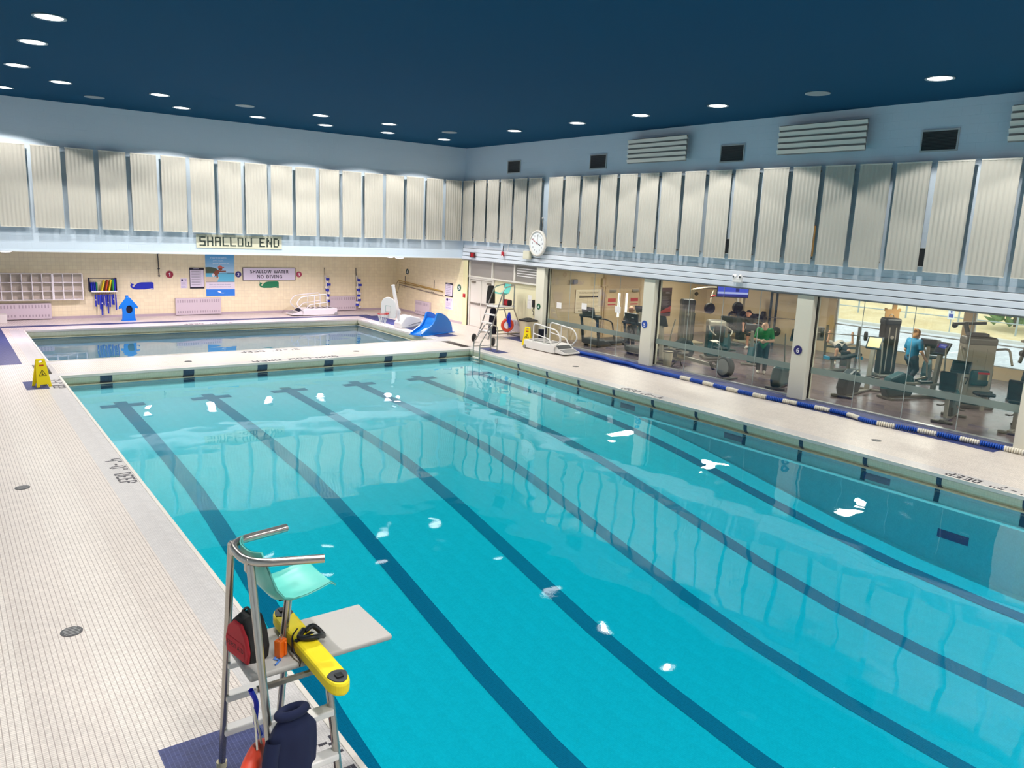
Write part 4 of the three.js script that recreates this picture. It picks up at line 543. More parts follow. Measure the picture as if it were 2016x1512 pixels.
// toddler slide
{ const o = thing('toddler_slide', 'bright blue moulded toddler slide at the edge of the shallow pool', 'slide', [15.1, 0.002, -26.55], 0.35);
  const side = new THREE.Shape(); side.moveTo(0, 0); side.lineTo(1.95, 0); side.quadraticCurveTo(1.95, 0.35, 1.65, 0.6); side.quadraticCurveTo(1.35, 0.84, 0.98, 0.86); side.quadraticCurveTo(0.9, 0.86, 0.85, 0.7); side.quadraticCurveTo(0.75, 0.42, 0.45, 0.3); side.quadraticCurveTo(0.2, 0.2, 0, 0.1); side.closePath();
  mesh('side_wall', extrude(side, 0.07, 0.02, 10).translate(0, 0, 0.27), M.slide, o); mesh('side_wall', extrude(side, 0.07, 0.02, 10).translate(0, 0, -0.27), M.slide, o);
  const ch = new THREE.Shape(); ch.moveTo(0.02, 0.0); ch.lineTo(1.9, 0); ch.quadraticCurveTo(1.9, 0.3, 1.6, 0.55); ch.lineTo(0.98, 0.62); ch.quadraticCurveTo(0.85, 0.58, 0.78, 0.4); ch.quadraticCurveTo(0.6, 0.16, 0.02, 0.05); ch.closePath(); mesh('chute', extrude(ch, 0.48, 0.0, 10), M.slide, o); mesh('foot_flange', rbox(2.05, 0.03, 0.72, 0.01, 1.0, 0.015, 0), M.slide, o); }
// stainless ladder rails with two rubber wheels
{ const o = thing('pool_ladder', 'stainless grab rails of the pool ladder at the far right corner', 'pool ladder', [XR, 0, -22.3], 0);
  for (const z of [-0.2, 0.2]) { mesh('grab_rail', bentTube([[0.62, 0.0, z], [0.62, 0.86, z], [0.38, 0.98, z], [-0.12, 0.3, z], [-0.12, -0.38, z]], 0.022, 0.14, 10), M.steel, o); mesh('flange', cyl(0.05, 0.015, 0.62, 0.008, z, 14), M.steel, o); }
  mesh('cross_bar', bar([-0.11, 0.17, -0.2], [0.62, 0.17, -0.2], 0.016), M.steel, o); mesh('cross_bar', bar([-0.11, 0.17, 0.2], [0.62, 0.17, 0.2], 0.016), M.steel, o); for (const y of [-0.2, -0.33]) mesh('tread', rbox(0.1, 0.025, 0.38, 0.008, -0.12, y, 0), M.whitePlastic, o); }
for (const [x, z] of [[16.35, -24.32], [16.43, -23.19]]) { const o = thing('rubber_wheel', 'black rubber wheel on a stub beside the pool ladder', 'wheel', [x, 0, z], 0.6, 'black wheels by the ladder'); mesh('tyre', new THREE.TorusGeometry(0.1, 0.06, 10, 20).translate(0, 0.165, 0), M.rubber, o); mesh('hub', cyl(0.07, 0.14, 0, 0, 0, 14).rotateX(Math.PI / 2).translate(0, 0.165, 0), M.darkGrey, o); }
// lane rope lying along the glazing
{ const o = thing('lane_rope', 'long blue and white lane rope lying on the deck along the gym glazing', 'lane rope');
  const path = new THREE.CatmullRomCurve3([[18.3, -20.75], [18.33, -20.0], [18.36, -19.2], [18.18, -18.7], [18.28, -18.0], [18.12, -17.2], [18.1, -16], [18.06, -14.5], [18.0, -13.2], [18.14, -11.6], [18.22, -10.2], [18.02, -9.5], [18.22, -8.5], [18.36, -7.6], [18.42, -6.6], [18.38, -5.6], [18.3, -4.4]].map(([x, z]) => V(x, 0.065, z)));
  const L = path.getLength(), disc1 = lathe([[0.001, -0.022], [0.03, -0.022], [0.06, -0.012], [0.06, 0.012], [0.03, 0.022], [0.001, 0.022]], 12); let s = 0, i = 0;
  while (s < L - 0.3) { const blue = s < 4.8 || i % 2 === 0, len = s < 4.8 ? 0.8 : blue ? 0.48 : 0.42, g = []; for (let q = 0; q < len - 0.02; q += 0.05) { const u = Math.min((s + q) / L, 1), p = path.getPointAt(u), t = path.getTangentAt(u); g.push(disc1.clone().applyQuaternion(new THREE.Quaternion().setFromUnitVectors(V(0, 1, 0), t)).translate(p.x, p.y, p.z)); } mesh('float_section', g, blue ? M.ropeBlue : M.ropeWhite, o, blue ? 'blue float discs' : 'white float discs'); s += len; i++; }
  mesh('cable', new THREE.TubeGeometry(path, 120, 0.012, 5), M.cord, o); }
// loose papers stuck on the glass
for (const [y, z, label] of [[1.5, -22.68, 'white paper sheet on the gym glass beside column 4'], [1.61, -21.25, 'white paper sheet on the gym glass in front of the whiteboard'], [1.68, -19.5, 'white paper sheet on the gym glass in front of the tan doors']]) single('paper_sheet', box(0.003, 0.22, 0.28, XG - 0.007, y, z), M.white, label, 'paper');

// ---------------------------------------------------------------- lifeguard chairs
function seatShell(wBack = 0.4, wSeat = 0.44) { // moulded shell: back at -x, front at +x, seat height 0
  const prof = [[-0.24, 0.40], [-0.225, 0.33], [-0.19, 0.22], [-0.15, 0.11], [-0.09, 0.03], [0.0, 0.0], [0.1, 0.005], [0.2, 0.025], [0.29, 0.045], [0.33, 0.04]], N = 12, pos = [], idx = [];
  const wid = (t) => wBack / 2 + (wSeat - wBack) / 2 * Math.min(1, t * 1.6);
  for (const s of [0, 1]) for (let i = 0; i < prof.length; i++) for (let j = 0; j <= N; j++) {
    const t = i / (prof.length - 1), q = j / N * 2 - 1, [x, y] = prof[i], a = prof[Math.max(0, i - 1)], b = prof[Math.min(prof.length - 1, i + 1)], l = Math.hypot(b[0] - a[0], b[1] - a[1]), nx = -(b[1] - a[1]) / l, ny = (b[0] - a[0]) / l;
    const corner = 1 - 0.16 * Math.pow(Math.max(0, 1 - t * 7), 1.5) - 0.14 * Math.max(0, t - 0.85) / 0.15, curl = 0.05 * Math.pow(Math.abs(q), 3) * (t > 0.95 ? 0.2 : 1), off = curl - s * 0.014; pos.push(x + nx * off, y + ny * off, q * wid(t) * corner); }
  const R = prof.length, at = (s, i, j) => s * R * (N + 1) + i * (N + 1) + j;
  for (let i = 0; i < R - 1; i++) for (let j = 0; j < N; j++) { idx.push(at(0, i, j), at(0, i, j + 1), at(0, i + 1, j), at(0, i + 1, j), at(0, i, j + 1), at(0, i + 1, j + 1)); idx.push(at(1, i, j), at(1, i + 1, j), at(1, i, j + 1), at(1, i + 1, j), at(1, i + 1, j + 1), at(1, i, j + 1)); }
  const edge = (a, b) => idx.push(at(0, ...a), at(1, ...a), at(0, ...b), at(0, ...b), at(1, ...a), at(1, ...b)); for (let i = 0; i < R - 1; i++) { edge([i, 0], [i + 1, 0]); edge([i + 1, N], [i, N]); } for (let j = 0; j < N; j++) { edge([0, j + 1], [0, j]); edge([R - 1, j], [R - 1, j + 1]); }
  const g = new THREE.BufferGeometry(); g.setAttribute('position', new THREE.Float32BufferAttribute(pos, 3)); g.setAttribute('uv', new THREE.Float32BufferAttribute(new Float32Array(pos.length / 3 * 2), 2)); g.setIndex(idx); g.computeVertexNormals(); return g;
}
{ const o = thing('lifeguard_chair', 'stainless steel lifeguard chair with turquoise seat and white platform over the lap pool edge', 'lifeguard chair'), r = 0.027;
  const A = (y) => [1.52, y, -5.63 + 0.212 * y], B = (y) => [1.52, y, -4.25 - 0.27 * y], C = (y) => [1.95, y, -5.6 + 0.24 * y], Dd = (y) => [1.95, y, -4.22 - 0.27 * y];
  for (const [f, top] of [[A, 2.04], [B, 2.04], [C, 1.25], [Dd, 1.25]]) { const l = mesh('leg', bar(f(0.03), f(top), r, 14), M.steel, o); mesh('rubber_foot', cyl(0.04, 0.05, f(0)[0], 0.027, f(0)[2], 14), std(0xcfc6a4, 0.7), l); }
  mesh('arm_rail', bentTube([[1.93, 2.06, -5.24], [1.49, 2.06, -5.17], [1.49, 2.06, -4.77], [1.95, 2.06, -4.6]], 0.029, 0.16, 14), M.steel, o, 'curved stainless arm rail'); for (const z of [-5.14, -4.82]) mesh('rail_clamp', rbox(0.05, 0.1, 0.06, 0.012, 1.515, 2.03, z), M.steel, o);
  mesh('platform', rbox(1.06, 0.045, 0.575, 0.02, 2.0, 1.258, -4.997), M.plateTex, o, 'white textured board'); mesh('platform_bracket', [beam([1.5, 1.215, -5.3], [1.97, 1.215, -5.3], 0.03, 0.03)], M.steelDull, o); mesh('platform_bracket', [beam([1.5, 1.215, -4.66], [1.97, 1.215, -4.66], 0.03, 0.03)], M.steelDull, o);
  for (const y of [1.0, 0.69, 0.36]) mesh('tread', rbox(0.43, 0.05, 0.1, 0.012, 1.735, y, A(y)[2]), M.whitePlastic, o); for (const y of [1.0, 0.71, 0.42]) mesh('tread', rbox(0.43, 0.05, 0.1, 0.012, 1.735, y, Dd(y)[2]), M.whitePlastic, o);
  const s = mesh('seat', seatShell().rotateY(0.06).translate(1.78, 1.70, -4.97), M.turquoise, o, 'turquoise moulded plastic seat'); mesh('bolt', cyl(0.012, 0.01, 1.6, 1.99, -4.9, 8), M.steel, s); mesh('pedestal', bar([1.80, 1.28, -4.99], [1.84, 1.69, -4.97], 0.028, 14), M.steel, o); mesh('seat_bracket', rbox(0.2, 0.02, 0.16, 0.006, 1.84, 1.685, -4.97), M.black, o); }
{ const o = thing('first_aid_bag', 'red and black first aid bag standing on the near chair platform', 'bag', [1.565, 1.281, -5.02], 0.2), prof = [[-0.15, 0], [0.14, 0], [0.15, 0.12], [0.11, 0.24], [0.03, 0.31], [-0.07, 0.31], [-0.14, 0.22], [-0.17, 0.1]];
  mesh('body', extrude(prof, 0.16, 0.04, 6).rotateY(Math.PI / 2 + 0.0), M.rubber, o); mesh('front_panel', extrude(prof.map(([x, y]) => [x * 0.94, y * 0.86 + 0.004]), 0.03, 0.012).rotateY(Math.PI / 2).translate(-0.085, 0.0, 0), M.red, o, 'red fabric panel'); mesh('print', new THREE.PlaneGeometry(0.24, 0.1).rotateY(-Math.PI / 2).translate(-0.102, 0.09, 0.0), std(0xffffff, 0.8, 0, { map: canvasTex(256, 106, (g) => { g.fillStyle = '#b3202c'; g.fillRect(0, 0, 256, 106); g.fillStyle = '#3a0d12'; g.font = 'bold 52px sans-serif'; g.textAlign = 'center'; g.textBaseline = 'middle'; g.fillText('FIRST AID', 128, 54, 240); }) }), o); mesh('carry_loop', tube([[0.0, 0.29, -0.07], [0, 0.34, 0], [0, 0.29, 0.07]], 0.01, false, 6), M.black, o); }
{ const o = thing('orange_case', 'small bright orange waterproof case on the near chair platform', 'case', [1.735, 1.281, -4.86], 0.5); mesh('body', rbox(0.075, 0.13, 0.06, 0.012, 0, 0.065, 0), M.orange, o); mesh('rib', rbox(0.02, 0.1, 0.02, 0.006, 0.01, 0.065, 0.033), M.orange, o); mesh('ring', new THREE.TorusGeometry(0.018, 0.003, 6, 16).translate(0, 0.145, 0), M.steel, o); }
single('whistle_lanyard', tube([[1.66, 1.287, -4.76], [1.70, 1.29, -4.80], [1.68, 1.287, -4.84], [1.73, 1.29, -4.86], [1.71, 1.287, -4.80]], 0.006, false, 6), std(0x4a7fd0, 0.5), 'thin light blue lanyard lying on the near chair platform', 'lanyard');
{ const o = thing('rescue_tube', 'yellow foam rescue tube with black straps lying across the near chair platform', 'rescue tube', [1.90, 1.335, -4.76], 0.03);
  const s = new THREE.Shape(); s.moveTo(-0.075, -0.42); s.quadraticCurveTo(-0.075, -0.54, 0, -0.55); s.quadraticCurveTo(0.075, -0.54, 0.075, -0.42); s.lineTo(0.075, 0.42); s.quadraticCurveTo(0.075, 0.54, 0, 0.55); s.quadraticCurveTo(-0.075, 0.54, -0.075, 0.42); s.closePath(); mesh('foam', extrude(s, 0.1, 0.022, 8).rotateX(-Math.PI / 2).rotateX(0.05), M.yellow, o, 'yellow foam bar');
  for (const d of [-1, 1]) { const c = new THREE.Shape(); c.moveTo(-0.066, 0.43 * d); c.quadraticCurveTo(0, 0.36 * d, 0.066, 0.43 * d); c.quadraticCurveTo(0.06, 0.52 * d, 0, 0.535 * d); c.quadraticCurveTo(-0.06, 0.52 * d, -0.066, 0.43 * d); const e2 = mesh('end_cap', extrude(c, 0.012).rotateX(-Math.PI / 2).rotateX(0.05).translate(0, 0.049 - 0.0, 0), M.darkGrey, o); mesh('buckle', rbox(0.05, 0.012, 0.05, 0.004, 0, 0.064 + (d > 0 ? 0.024 : -0.024), -d * 0.47), M.black, e2); }
  mesh('strap', [rot(box(0.165, 0.005, 0.03), 0, 0.35, 0).translate(0, 0.054, -0.08), box(0.004, 0.1, 0.03, -0.079, 0, -0.1), box(0.004, 0.1, 0.03, 0.079, 0, -0.06)], M.black, o); mesh('strap', [rot(box(0.165, 0.005, 0.03), 0, -0.4, 0).translate(0, 0.058, -0.03)], M.black, o); mesh('shoulder_strap', tube([[0.02, 0.07, -0.12], [0.1, 0.07, -0.16], [0.16, 0.0, -0.12], [0.1, 0.05, -0.04], [0.03, 0.075, 0.0], [-0.04, 0.07, -0.06], [0.02, 0.075, -0.14]], 0.02, false, 7), M.black, o); mesh('tow_line', tube([[0.0, 0.06, -0.2], [-0.07, 0.055, -0.12], [-0.1, 0.0, -0.02], [-0.09, -0.04, 0.06], [-0.11, -0.045, 0.1]], 0.006, false, 5), M.black, o); }
{ // folded navy sweatshirt over the near tread
  const N = 40, R = 22, pos = [], idx = []; for (let i = 0; i <= R; i++) for (let j = 0; j <= N; j++) { const t = i / R, a = j / N * Math.PI * 2, y = 1.13 - t * 0.78, sh = t < 0.16 ? 0.45 + 3.1 * t : 0.95 + 0.1 * t, f = 1 + (0.06 * Math.sin(a * 5 + t * 4) + 0.035 * Math.sin(a * 9 - t * 7 + 1)) * Math.min(1, t * 3); pos.push(Math.cos(a) * 0.17 * sh * f, y + 0.02 * Math.sin(a * 3) * t, Math.sin(a) * 0.085 * sh * f); if (i && j) { const p = i * (N + 1) + j; idx.push(p - N - 2, p - N - 1, p - 1, p - 1, p - N - 1, p); } }
  const g = new THREE.BufferGeometry(); g.setAttribute('position', new THREE.Float32BufferAttribute(pos, 3)); g.setAttribute('uv', new THREE.Float32BufferAttribute(new Float32Array(pos.length / 3 * 2), 2)); g.setIndex(idx); g.computeVertexNormals();
  const o = thing('navy_sweatshirt', 'navy blue sweatshirt hanging over the steps of the near lifeguard chair', 'sweatshirt', [1.645, 0, -4.42], 0.15); mesh('body', g, M.navy, o); mesh('collar', new THREE.TorusGeometry(0.075, 0.032, 10, 26).rotateX(Math.PI / 2 - 0.15).scale(1.15, 1, 0.75).translate(0, 1.135, 0), M.navy, o); mesh('sleeve', tube([[-0.15, 1.0, 0.03], [-0.19, 0.85, 0.05], [-0.2, 0.6, 0.06], [-0.19, 0.38, 0.05]], 0.05, false, 10), M.navy, o); }
{ const o = thing('ring_buoy', 'orange ring buoy hanging from the near lifeguard chair by a cord', 'ring buoy', [1.46, 0.50, -4.60], 0.9); mesh('ring', new THREE.TorusGeometry(0.27, 0.062, 14, 40), M.ringOrange, o); mesh('cord', tube([[-0.02, 0.33, 0.02], [0.03, 0.5, -0.01], [0.05, 0.62, -0.04]], 0.007, false, 6), M.cord, o); mesh('cord', tube([[0.06, 0.32, 0.02], [0.06, 0.5, -0.01], [0.05, 0.62, -0.04]], 0.007, false, 6), M.cord, o); mesh('strap', tube([[0.05, 0.72, -0.04], [0.09, 0.6, -0.02], [0.07, 0.48, -0.02], [0.1, 0.36, 0]], 0.018, false, 6), M.bluePaint, o); }
// far chair, with a ladder in front
{ const P = [18.02, 0, -25.0], turn = 0.03, o = thing('lifeguard_chair', 'stainless steel lifeguard chair with ladder standing by the double doors', 'lifeguard chair', P, turn), r = 0.025;
  for (const z of [-0.36, 0.36]) { mesh('ladder_leg', bentTube([[-0.82, 0.0, z], [-0.36, 1.28, z * 0.95], [-0.08, 2.0, z * 0.9], [0.42, 2.1, z * 0.9]], r, 0.12, 10), M.steel, o); mesh('rear_leg', bentTube([[0.42, 2.12, z * 0.9], [0.42, 1.18, z * 0.9], [0.75, 0.4, z * 1.1], [0.75, 0.0, z * 1.1]], r, 0.06, 10), M.steel, o); mesh('side_bar', bar([-0.36, 1.16, z * 0.95], [0.42, 1.16, z * 0.92], r), M.steel, o); mesh('base_bar', bar([-0.75, 0.2, z], [0.75, 0.2, z * 1.1], r), M.steel, o); }
  mesh('back_rail', bar([0.42, 2.1, -0.33], [0.42, 2.1, 0.33], r), M.steel, o); mesh('base_bar', bar([0.75, 0.2, -0.4], [0.75, 0.2, 0.4], r), M.steel, o);
  for (const y of [0.3, 0.62, 0.94]) mesh('tread', rbox(0.13, 0.05, 0.68, 0.012, -0.82 + 0.36 * y, y, 0), M.whitePlastic, o); mesh('platform', rbox(0.95, 0.05, 0.66, 0.015, 0.02, 1.26, 0), M.whitePlastic, o);
  mesh('seat', seatShell().rotateY(Math.PI).translate(0.16, 1.72, 0), M.turquoise, o, 'turquoise moulded plastic seat'); mesh('pedestal', bar([0.12, 1.28, 0], [0.14, 1.71, 0], 0.03), M.steel, o);
  const loc = (x, y, z) => { const c = Math.cos(turn), s = Math.sin(turn); return [P[0] + x * c + z * s, y, P[2] - x * s + z * c]; };
  const bag = thing('first_aid_bag', 'red and black bag on the platform of the far lifeguard chair', 'bag', loc(0.24, 1.286, 0.12), turn + 1.5); mesh('body', rbox(0.42, 0.24, 0.2, 0.07, 0, 0.12, 0, 3), M.red, bag); mesh('end_panel', rbox(0.1, 0.22, 0.205, 0.05, -0.17, 0.12, 0), M.rubber, bag);
  const jacket = (name, label, x, y0, y1, z, w, mat) => { const g = new THREE.CylinderGeometry(w * 0.75, w, y1 - y0, 16, 6); const p = g.attributes.position; for (let i = 0; i < p.count; i++) { const a = Math.atan2(p.getZ(i), p.getX(i)), f = 1 + 0.12 * Math.sin(a * 4 + p.getY(i) * 5); p.setX(i, p.getX(i) * f); p.setZ(i, p.getZ(i) * f * 0.55); } g.computeVertexNormals(); const j = thing(name, label, 'clothing', loc(x, (y0 + y1) / 2, z), turn); mesh('body', g, mat, j); mesh('collar', new THREE.TorusGeometry(w * 0.5, 0.03, 8, 18).rotateX(Math.PI / 2).scale(1, 1, 0.6).translate(0, (y1 - y0) / 2, 0), mat, j); };
  jacket('black_vest', 'black vest hanging on the far rail of the ladder chair', -0.16, 1.33, 2.0, -0.45, 0.2, M.rubber); jacket('navy_jacket', 'dark navy jacket hanging under the platform of the far chair', -0.2, 0.1, 1.12, -0.2, 0.19, M.navyDark);
  const rb = thing('ring_buoy', 'orange ring buoy with blue strap hanging on the far lifeguard chair', 'ring buoy', loc(-0.02, 0.56, 0.52), turn - 0.3); mesh('ring', new THREE.TorusGeometry(0.21, 0.06, 12, 36), M.ringOrange, rb); mesh('strap', tube([[0.02, 0.5, 0.07], [0.06, 0.32, 0.08], [0.05, 0.12, 0.08], [0.07, -0.08, 0.08]], 0.05, false, 8), M.bluePaint, rb); mesh('strap', tube([[0.04, 0.5, 0.06], [-0.03, 0.3, 0.08], [0.0, 0.1, 0.08]], 0.04, false, 8), M.bluePaint, rb); }

// ---------------------------------------------------------------- the gym: wall fittings
board('whiteboard', 'framed white cardio reservation board on the gym end wall', 1.34, 0.92, 0.03, canvasTex(512, 352, (g) => { g.fillStyle = '#dccdae'; g.fillRect(0, 0, 512, 352); g.strokeStyle = '#e9dfc8'; g.lineWidth = 10; g.strokeRect(5, 5, 502, 342); g.fillStyle = '#3a2f22'; g.font = 'bold 34px sans-serif'; g.textAlign = 'center'; g.fillText('Cardio Reservation Board', 262, 58, 390); lines(g, 70, 76, 380, 1, 9, '#6a5a44', 8); g.fillStyle = '#1c1610'; g.fillRect(70, 98, 390, 22); g.fillStyle = '#7a6a52'; for (let k = 0; k < 8; k++) g.fillRect(30, 142 + k * 20, 440, 2); for (let k = 0; k < 4; k++) g.fillRect(150 + k * 90, 120, 2, 170); lines(g, 60, 310, 380, 2, 14, '#5a4a34', 6); }), [21.19, 1.55, GZ + 0.001], 0, M.trimTan);
board('gym_poster', 'dark poster with red wave at the bottom on the gym end wall', 0.68, 1.25, 0.01, canvasTex(256, 470, (g) => { g.fillStyle = '#1a1620'; g.fillRect(0, 0, 256, 470); g.fillStyle = '#4a3440'; g.fillRect(0, 0, 256, 60); g.fillStyle = '#9c3a40'; g.beginPath(); g.moveTo(0, 390); g.quadraticCurveTo(140, 340, 256, 300); g.lineTo(256, 400); g.lineTo(0, 420); g.fill(); g.fillStyle = '#6a5560'; g.fillRect(0, 420, 256, 50); lines(g, 110, 70, 120, 2, 16, '#8a8a90', 8); lines(g, 24, 150, 190, 9, 18, '#6c6870', 7); }), [25.8, 1.42, GZ + 0.001], 0, M.black);
const door2 = new THREE.Group(); door2.name = 'door_2'; door2.userData = { kind: 'structure', label: 'tan double doors with narrow glowing glass strips at the end of the gym' }; scene.add(door2);
mesh('door_frame', [span(22.1, 22.2, 0, 2.14, GZ, GZ + 0.06), span(24.08, 24.18, 0, 2.14, GZ, GZ + 0.06), span(22.2, 24.08, 2.06, 2.16, GZ, GZ + 0.06), span(22.1, 24.18, 2.16, 2.9, GZ, GZ + 0.02)], M.trimTan, door2);
for (const [a, b, s] of [[22.21, 23.13, 1], [23.15, 24.07, -1]]) { const l = mesh('door_leaf', span(a, b, 0.01, 2.05, GZ + 0.005, GZ + 0.05), M.doorTan, door2), gx = s > 0 ? b - 0.3 : a + 0.12; mesh('glass_strip', rbox(0.13, 1.0, 0.01, 0.05, gx + 0.065, 1.35, GZ + 0.052), new THREE.MeshStandardMaterial({ color: 0xffffff, emissive: new THREE.Color(1, 1, 0.96), emissiveIntensity: 0.9 }), l, 'glass strip with daylight set as its own glow'); mesh('notice', span(s > 0 ? a + 0.06 : b - 0.5, s > 0 ? a + 0.5 : b - 0.06, 1.5, 1.64, GZ + 0.05, GZ + 0.054), M.red, l); mesh('notice', span(s > 0 ? a + 0.06 : b - 0.5, s > 0 ? a + 0.5 : b - 0.06, 1.36, 1.41, GZ + 0.05, GZ + 0.054), M.red, l); mesh('door_closer', span(s > 0 ? a + 0.1 : b - 0.45, s > 0 ? a + 0.45 : b - 0.1, 1.9, 2.0, GZ + 0.05, GZ + 0.11), M.steelDull, l); }  // daylight behind the doors is given to the glass as glow
single('wall_conduit', [bar([21.98, 0, GZ + 0.06], [21.98, 2.9, GZ + 0.06], 0.03, 8), rbox(0.16, 0.34, 0.1, 0.02, 21.93, 2.3, GZ + 0.07)], M.trimTan, 'vertical tan conduit with a box between the board and tan doors', 'conduit');
{ const o = thing('ceiling_speaker', 'grey speaker on the gym end wall above the whiteboard', 'speaker', [20.3, 2.35, GZ], 0.3); mesh('case', rbox(0.3, 0.18, 0.14, 0.02, 0, 0, 0.12), M.grey, o); mesh('bracket', box(0.06, 0.06, 0.1, 0, 0, 0.04), M.darkGrey, o); }
{ const o = thing('television', 'flat television showing a bright blue picture hanging from the gym ceiling', 'television', [25.3, 2.36, -19.5], -0.55); mesh('case', rbox(1.3, 0.74, 0.06, 0.015, 0, 0, 0), M.black, o); mesh('ceiling_pole', cyl(0.03, 0.35, 0, 0.47, -0.03, 8), M.darkGrey, o);
  mesh('screen', new THREE.PlaneGeometry(1.24, 0.68).translate(0, 0, 0.0315), new THREE.MeshStandardMaterial({ color: 0x101018, emissive: 0xffffff, emissiveIntensity: 0.85, emissiveMap: canvasTex(256, 144, (g) => { g.fillStyle = '#4a5ce0'; g.fillRect(0, 0, 256, 144); g.fillStyle = '#8c96f0'; g.fillRect(0, 20, 256, 30); g.fillStyle = '#2a2f86'; g.fillRect(70, 30, 90, 16); g.fillRect(150, 50, 30, 50); g.fillStyle = '#c8d0ff'; g.fillRect(0, 104, 256, 16); g.fillStyle = '#23288a'; g.fillRect(0, 124, 256, 20); g.fillStyle = '#d0406a'; g.fillRect(16, 10, 22, 30); }) }), o); }
{ const o = thing('television_mount', 'tan painted ceiling mount plate with cross braces in front of the gym window', 'mount', [25.6, 2.02, -13.2], -0.55); mesh('mount_plate', rbox(0.5, 0.36, 0.03, 0.03, 0, 0, 0), M.woodTan, o); mesh('mount_pole', box(0.14, 0.66, 0.06, 0.08, 0.5, -0.03), M.woodTan, o); for (const [x, y] of [[-0.24, 0.16], [0.24, 0.16], [-0.24, -0.16], [0.24, -0.16]]) mesh('mount_arm', rbox(0.1, 0.1, 0.035, 0.02, x, y, 0), M.woodTan, o); }
single('hanging_strip', [rbox(1.1, 0.09, 0.05, 0.01, 25.0, 2.52, -12.6), cyl(0.02, 0.42, 25.0, 2.76, -12.6, 8)], std(0x2c2048, 0.5), 'dark purple edge of a screen hung from the gym ceiling', 'screen');
// ---------------------------------------------------------------- exercise machines
function treadmill(pos, turn, label) { // front (console) at -x
  const o = thing('treadmill', label, 'treadmill', pos, turn);
  mesh('deck', rbox(1.75, 0.14, 0.78, 0.03, 0.95, 0.16, 0), M.machineDark, o); mesh('belt', rbox(1.5, 0.012, 0.52, 0.004, 1.0, 0.236, 0), M.black, o); mesh('motor_cover', rbox(0.45, 0.22, 0.8, 0.06, 0.2, 0.2, 0, 3), M.machineDark, o);
  for (const z of [-0.4, 0.4]) { mesh('upright', beam([0.05, 0.12, z], [-0.12, 1.12, z], 0.09, 0.06), M.machineDark, o); mesh('hand_rail', bentTube([[-0.1, 1.12, z], [0.35, 1.08, z], [0.75, 0.95, z], [0.95, 0.2, z]], 0.028, 0.15), M.black, o); mesh('foot', rbox(0.2, 0.07, 0.1, 0.02, 1.65, 0.037, z * 0.8), M.rubber, o); mesh('foot', rbox(0.2, 0.07, 0.1, 0.02, 0.15, 0.037, z * 0.8), M.rubber, o); }
  mesh('console', [rbox(0.34, 0.1, 0.9, 0.04, -0.06, 1.17, 0), rot(rbox(0.08, 0.34, 0.62, 0.03), 0, 0, 0.25).translate(-0.2, 1.36, 0)], M.machineDark, o); mesh('screen', rot(box(0.006, 0.2, 0.4), 0, 0, 0.25).translate(-0.157, 1.38, 0), M.screenBlack, o); mesh('brand_mark', rot(box(0.004, 0.03, 0.12), 0, 0, 0.25).translate(-0.246, 1.37, 0.1), M.white, o);
}
treadmill([19.95, 0, -21.75], 0.1, 'dark treadmill in front of the cardio reservation board'); treadmill([20.1, 0, -19.6], 0.0, 'dark treadmill next to the number 5 column');
function weightTower(pos, turn, h, w, label, cap, mat) {
  const o = thing('weight_stack_tower', label, 'exercise machine', pos, turn); mesh('shroud', rbox(w, h - 0.22, 0.42, 0.05, 0, (h - 0.22) / 2 + 0.1, 0, 3), mat, o); mesh('cap', rbox(w + 0.04, 0.24, 0.46, 0.08, 0, h - 0.12, 0, 3), cap, o);
  for (const x of [-w * 0.22, w * 0.22]) mesh('guide_strip', rbox(0.035, h - 0.5, 0.01, 0.004, x, h / 2 - 0.05, 0.212), M.machineLight, o); mesh('base', rbox(w + 0.2, 0.1, 0.7, 0.03, 0, 0.05, 0), M.machine, o); mesh('badge', cyl(0.06, 0.01, 0, 0, 0, 14).rotateX(Math.PI / 2).translate(0, h * 0.68, 0.214), M.machineLight, o); return o;
}
function bench(o, x, y, z, w, d, tilt = 0) { mesh('bench_pad', rot(rbox(w, 0.09, d, 0.04), 0, 0, tilt).translate(x, y, z), M.pad, o); mesh('bench_post', [beam([x, 0.05, z], [x, y - 0.04, z], 0.08, 0.08)], M.machineLight, o); }
weightTower([24.0, 0, -20.6], -0.6, 1.85, 0.52, 'tall grey weight stack tower with black cap near the gym poster', M.machineDark, M.machine);
{ const o = weightTower([22.4, 0, -17.85], -0.6, 1.4, 0.6, 'grey seated weight machine behind the rowing machine', M.machineLight, M.machineTeal); bench(o, 0.0, 0.5, 0.75, 0.4, 0.45); mesh('back_pad', rbox(0.36, 0.6, 0.1, 0.04, 0, 0.95, 0.45), M.pad, o); mesh('lever', bentTube([[-0.3, 1.2, 0.2], [-0.4, 1.1, 0.7], [-0.25, 0.95, 0.95]], 0.025, 0.1), M.machineLight, o); mesh('lever', bentTube([[0.3, 1.2, 0.2], [0.4, 1.1, 0.7], [0.25, 0.95, 0.95]], 0.025, 0.1), M.machineLight, o); }
function plates(parent, x, y, z, r, n, axis) { for (let k = 0; k < n; k++) { const g = lathe([[0.03, -0.02], [r, -0.02], [r, 0.02], [r * 0.85, 0.02], [r * 0.8, 0.008], [0.07, 0.008], [0.06, 0.022], [0.03, 0.022]], 22); axis === 'x' ? g.rotateZ(Math.PI / 2).translate(x + k * 0.045, y, z) : g.rotateX(Math.PI / 2).translate(x, y, z + k * 0.045); mesh('weight_plate', g, M.black, parent); } }
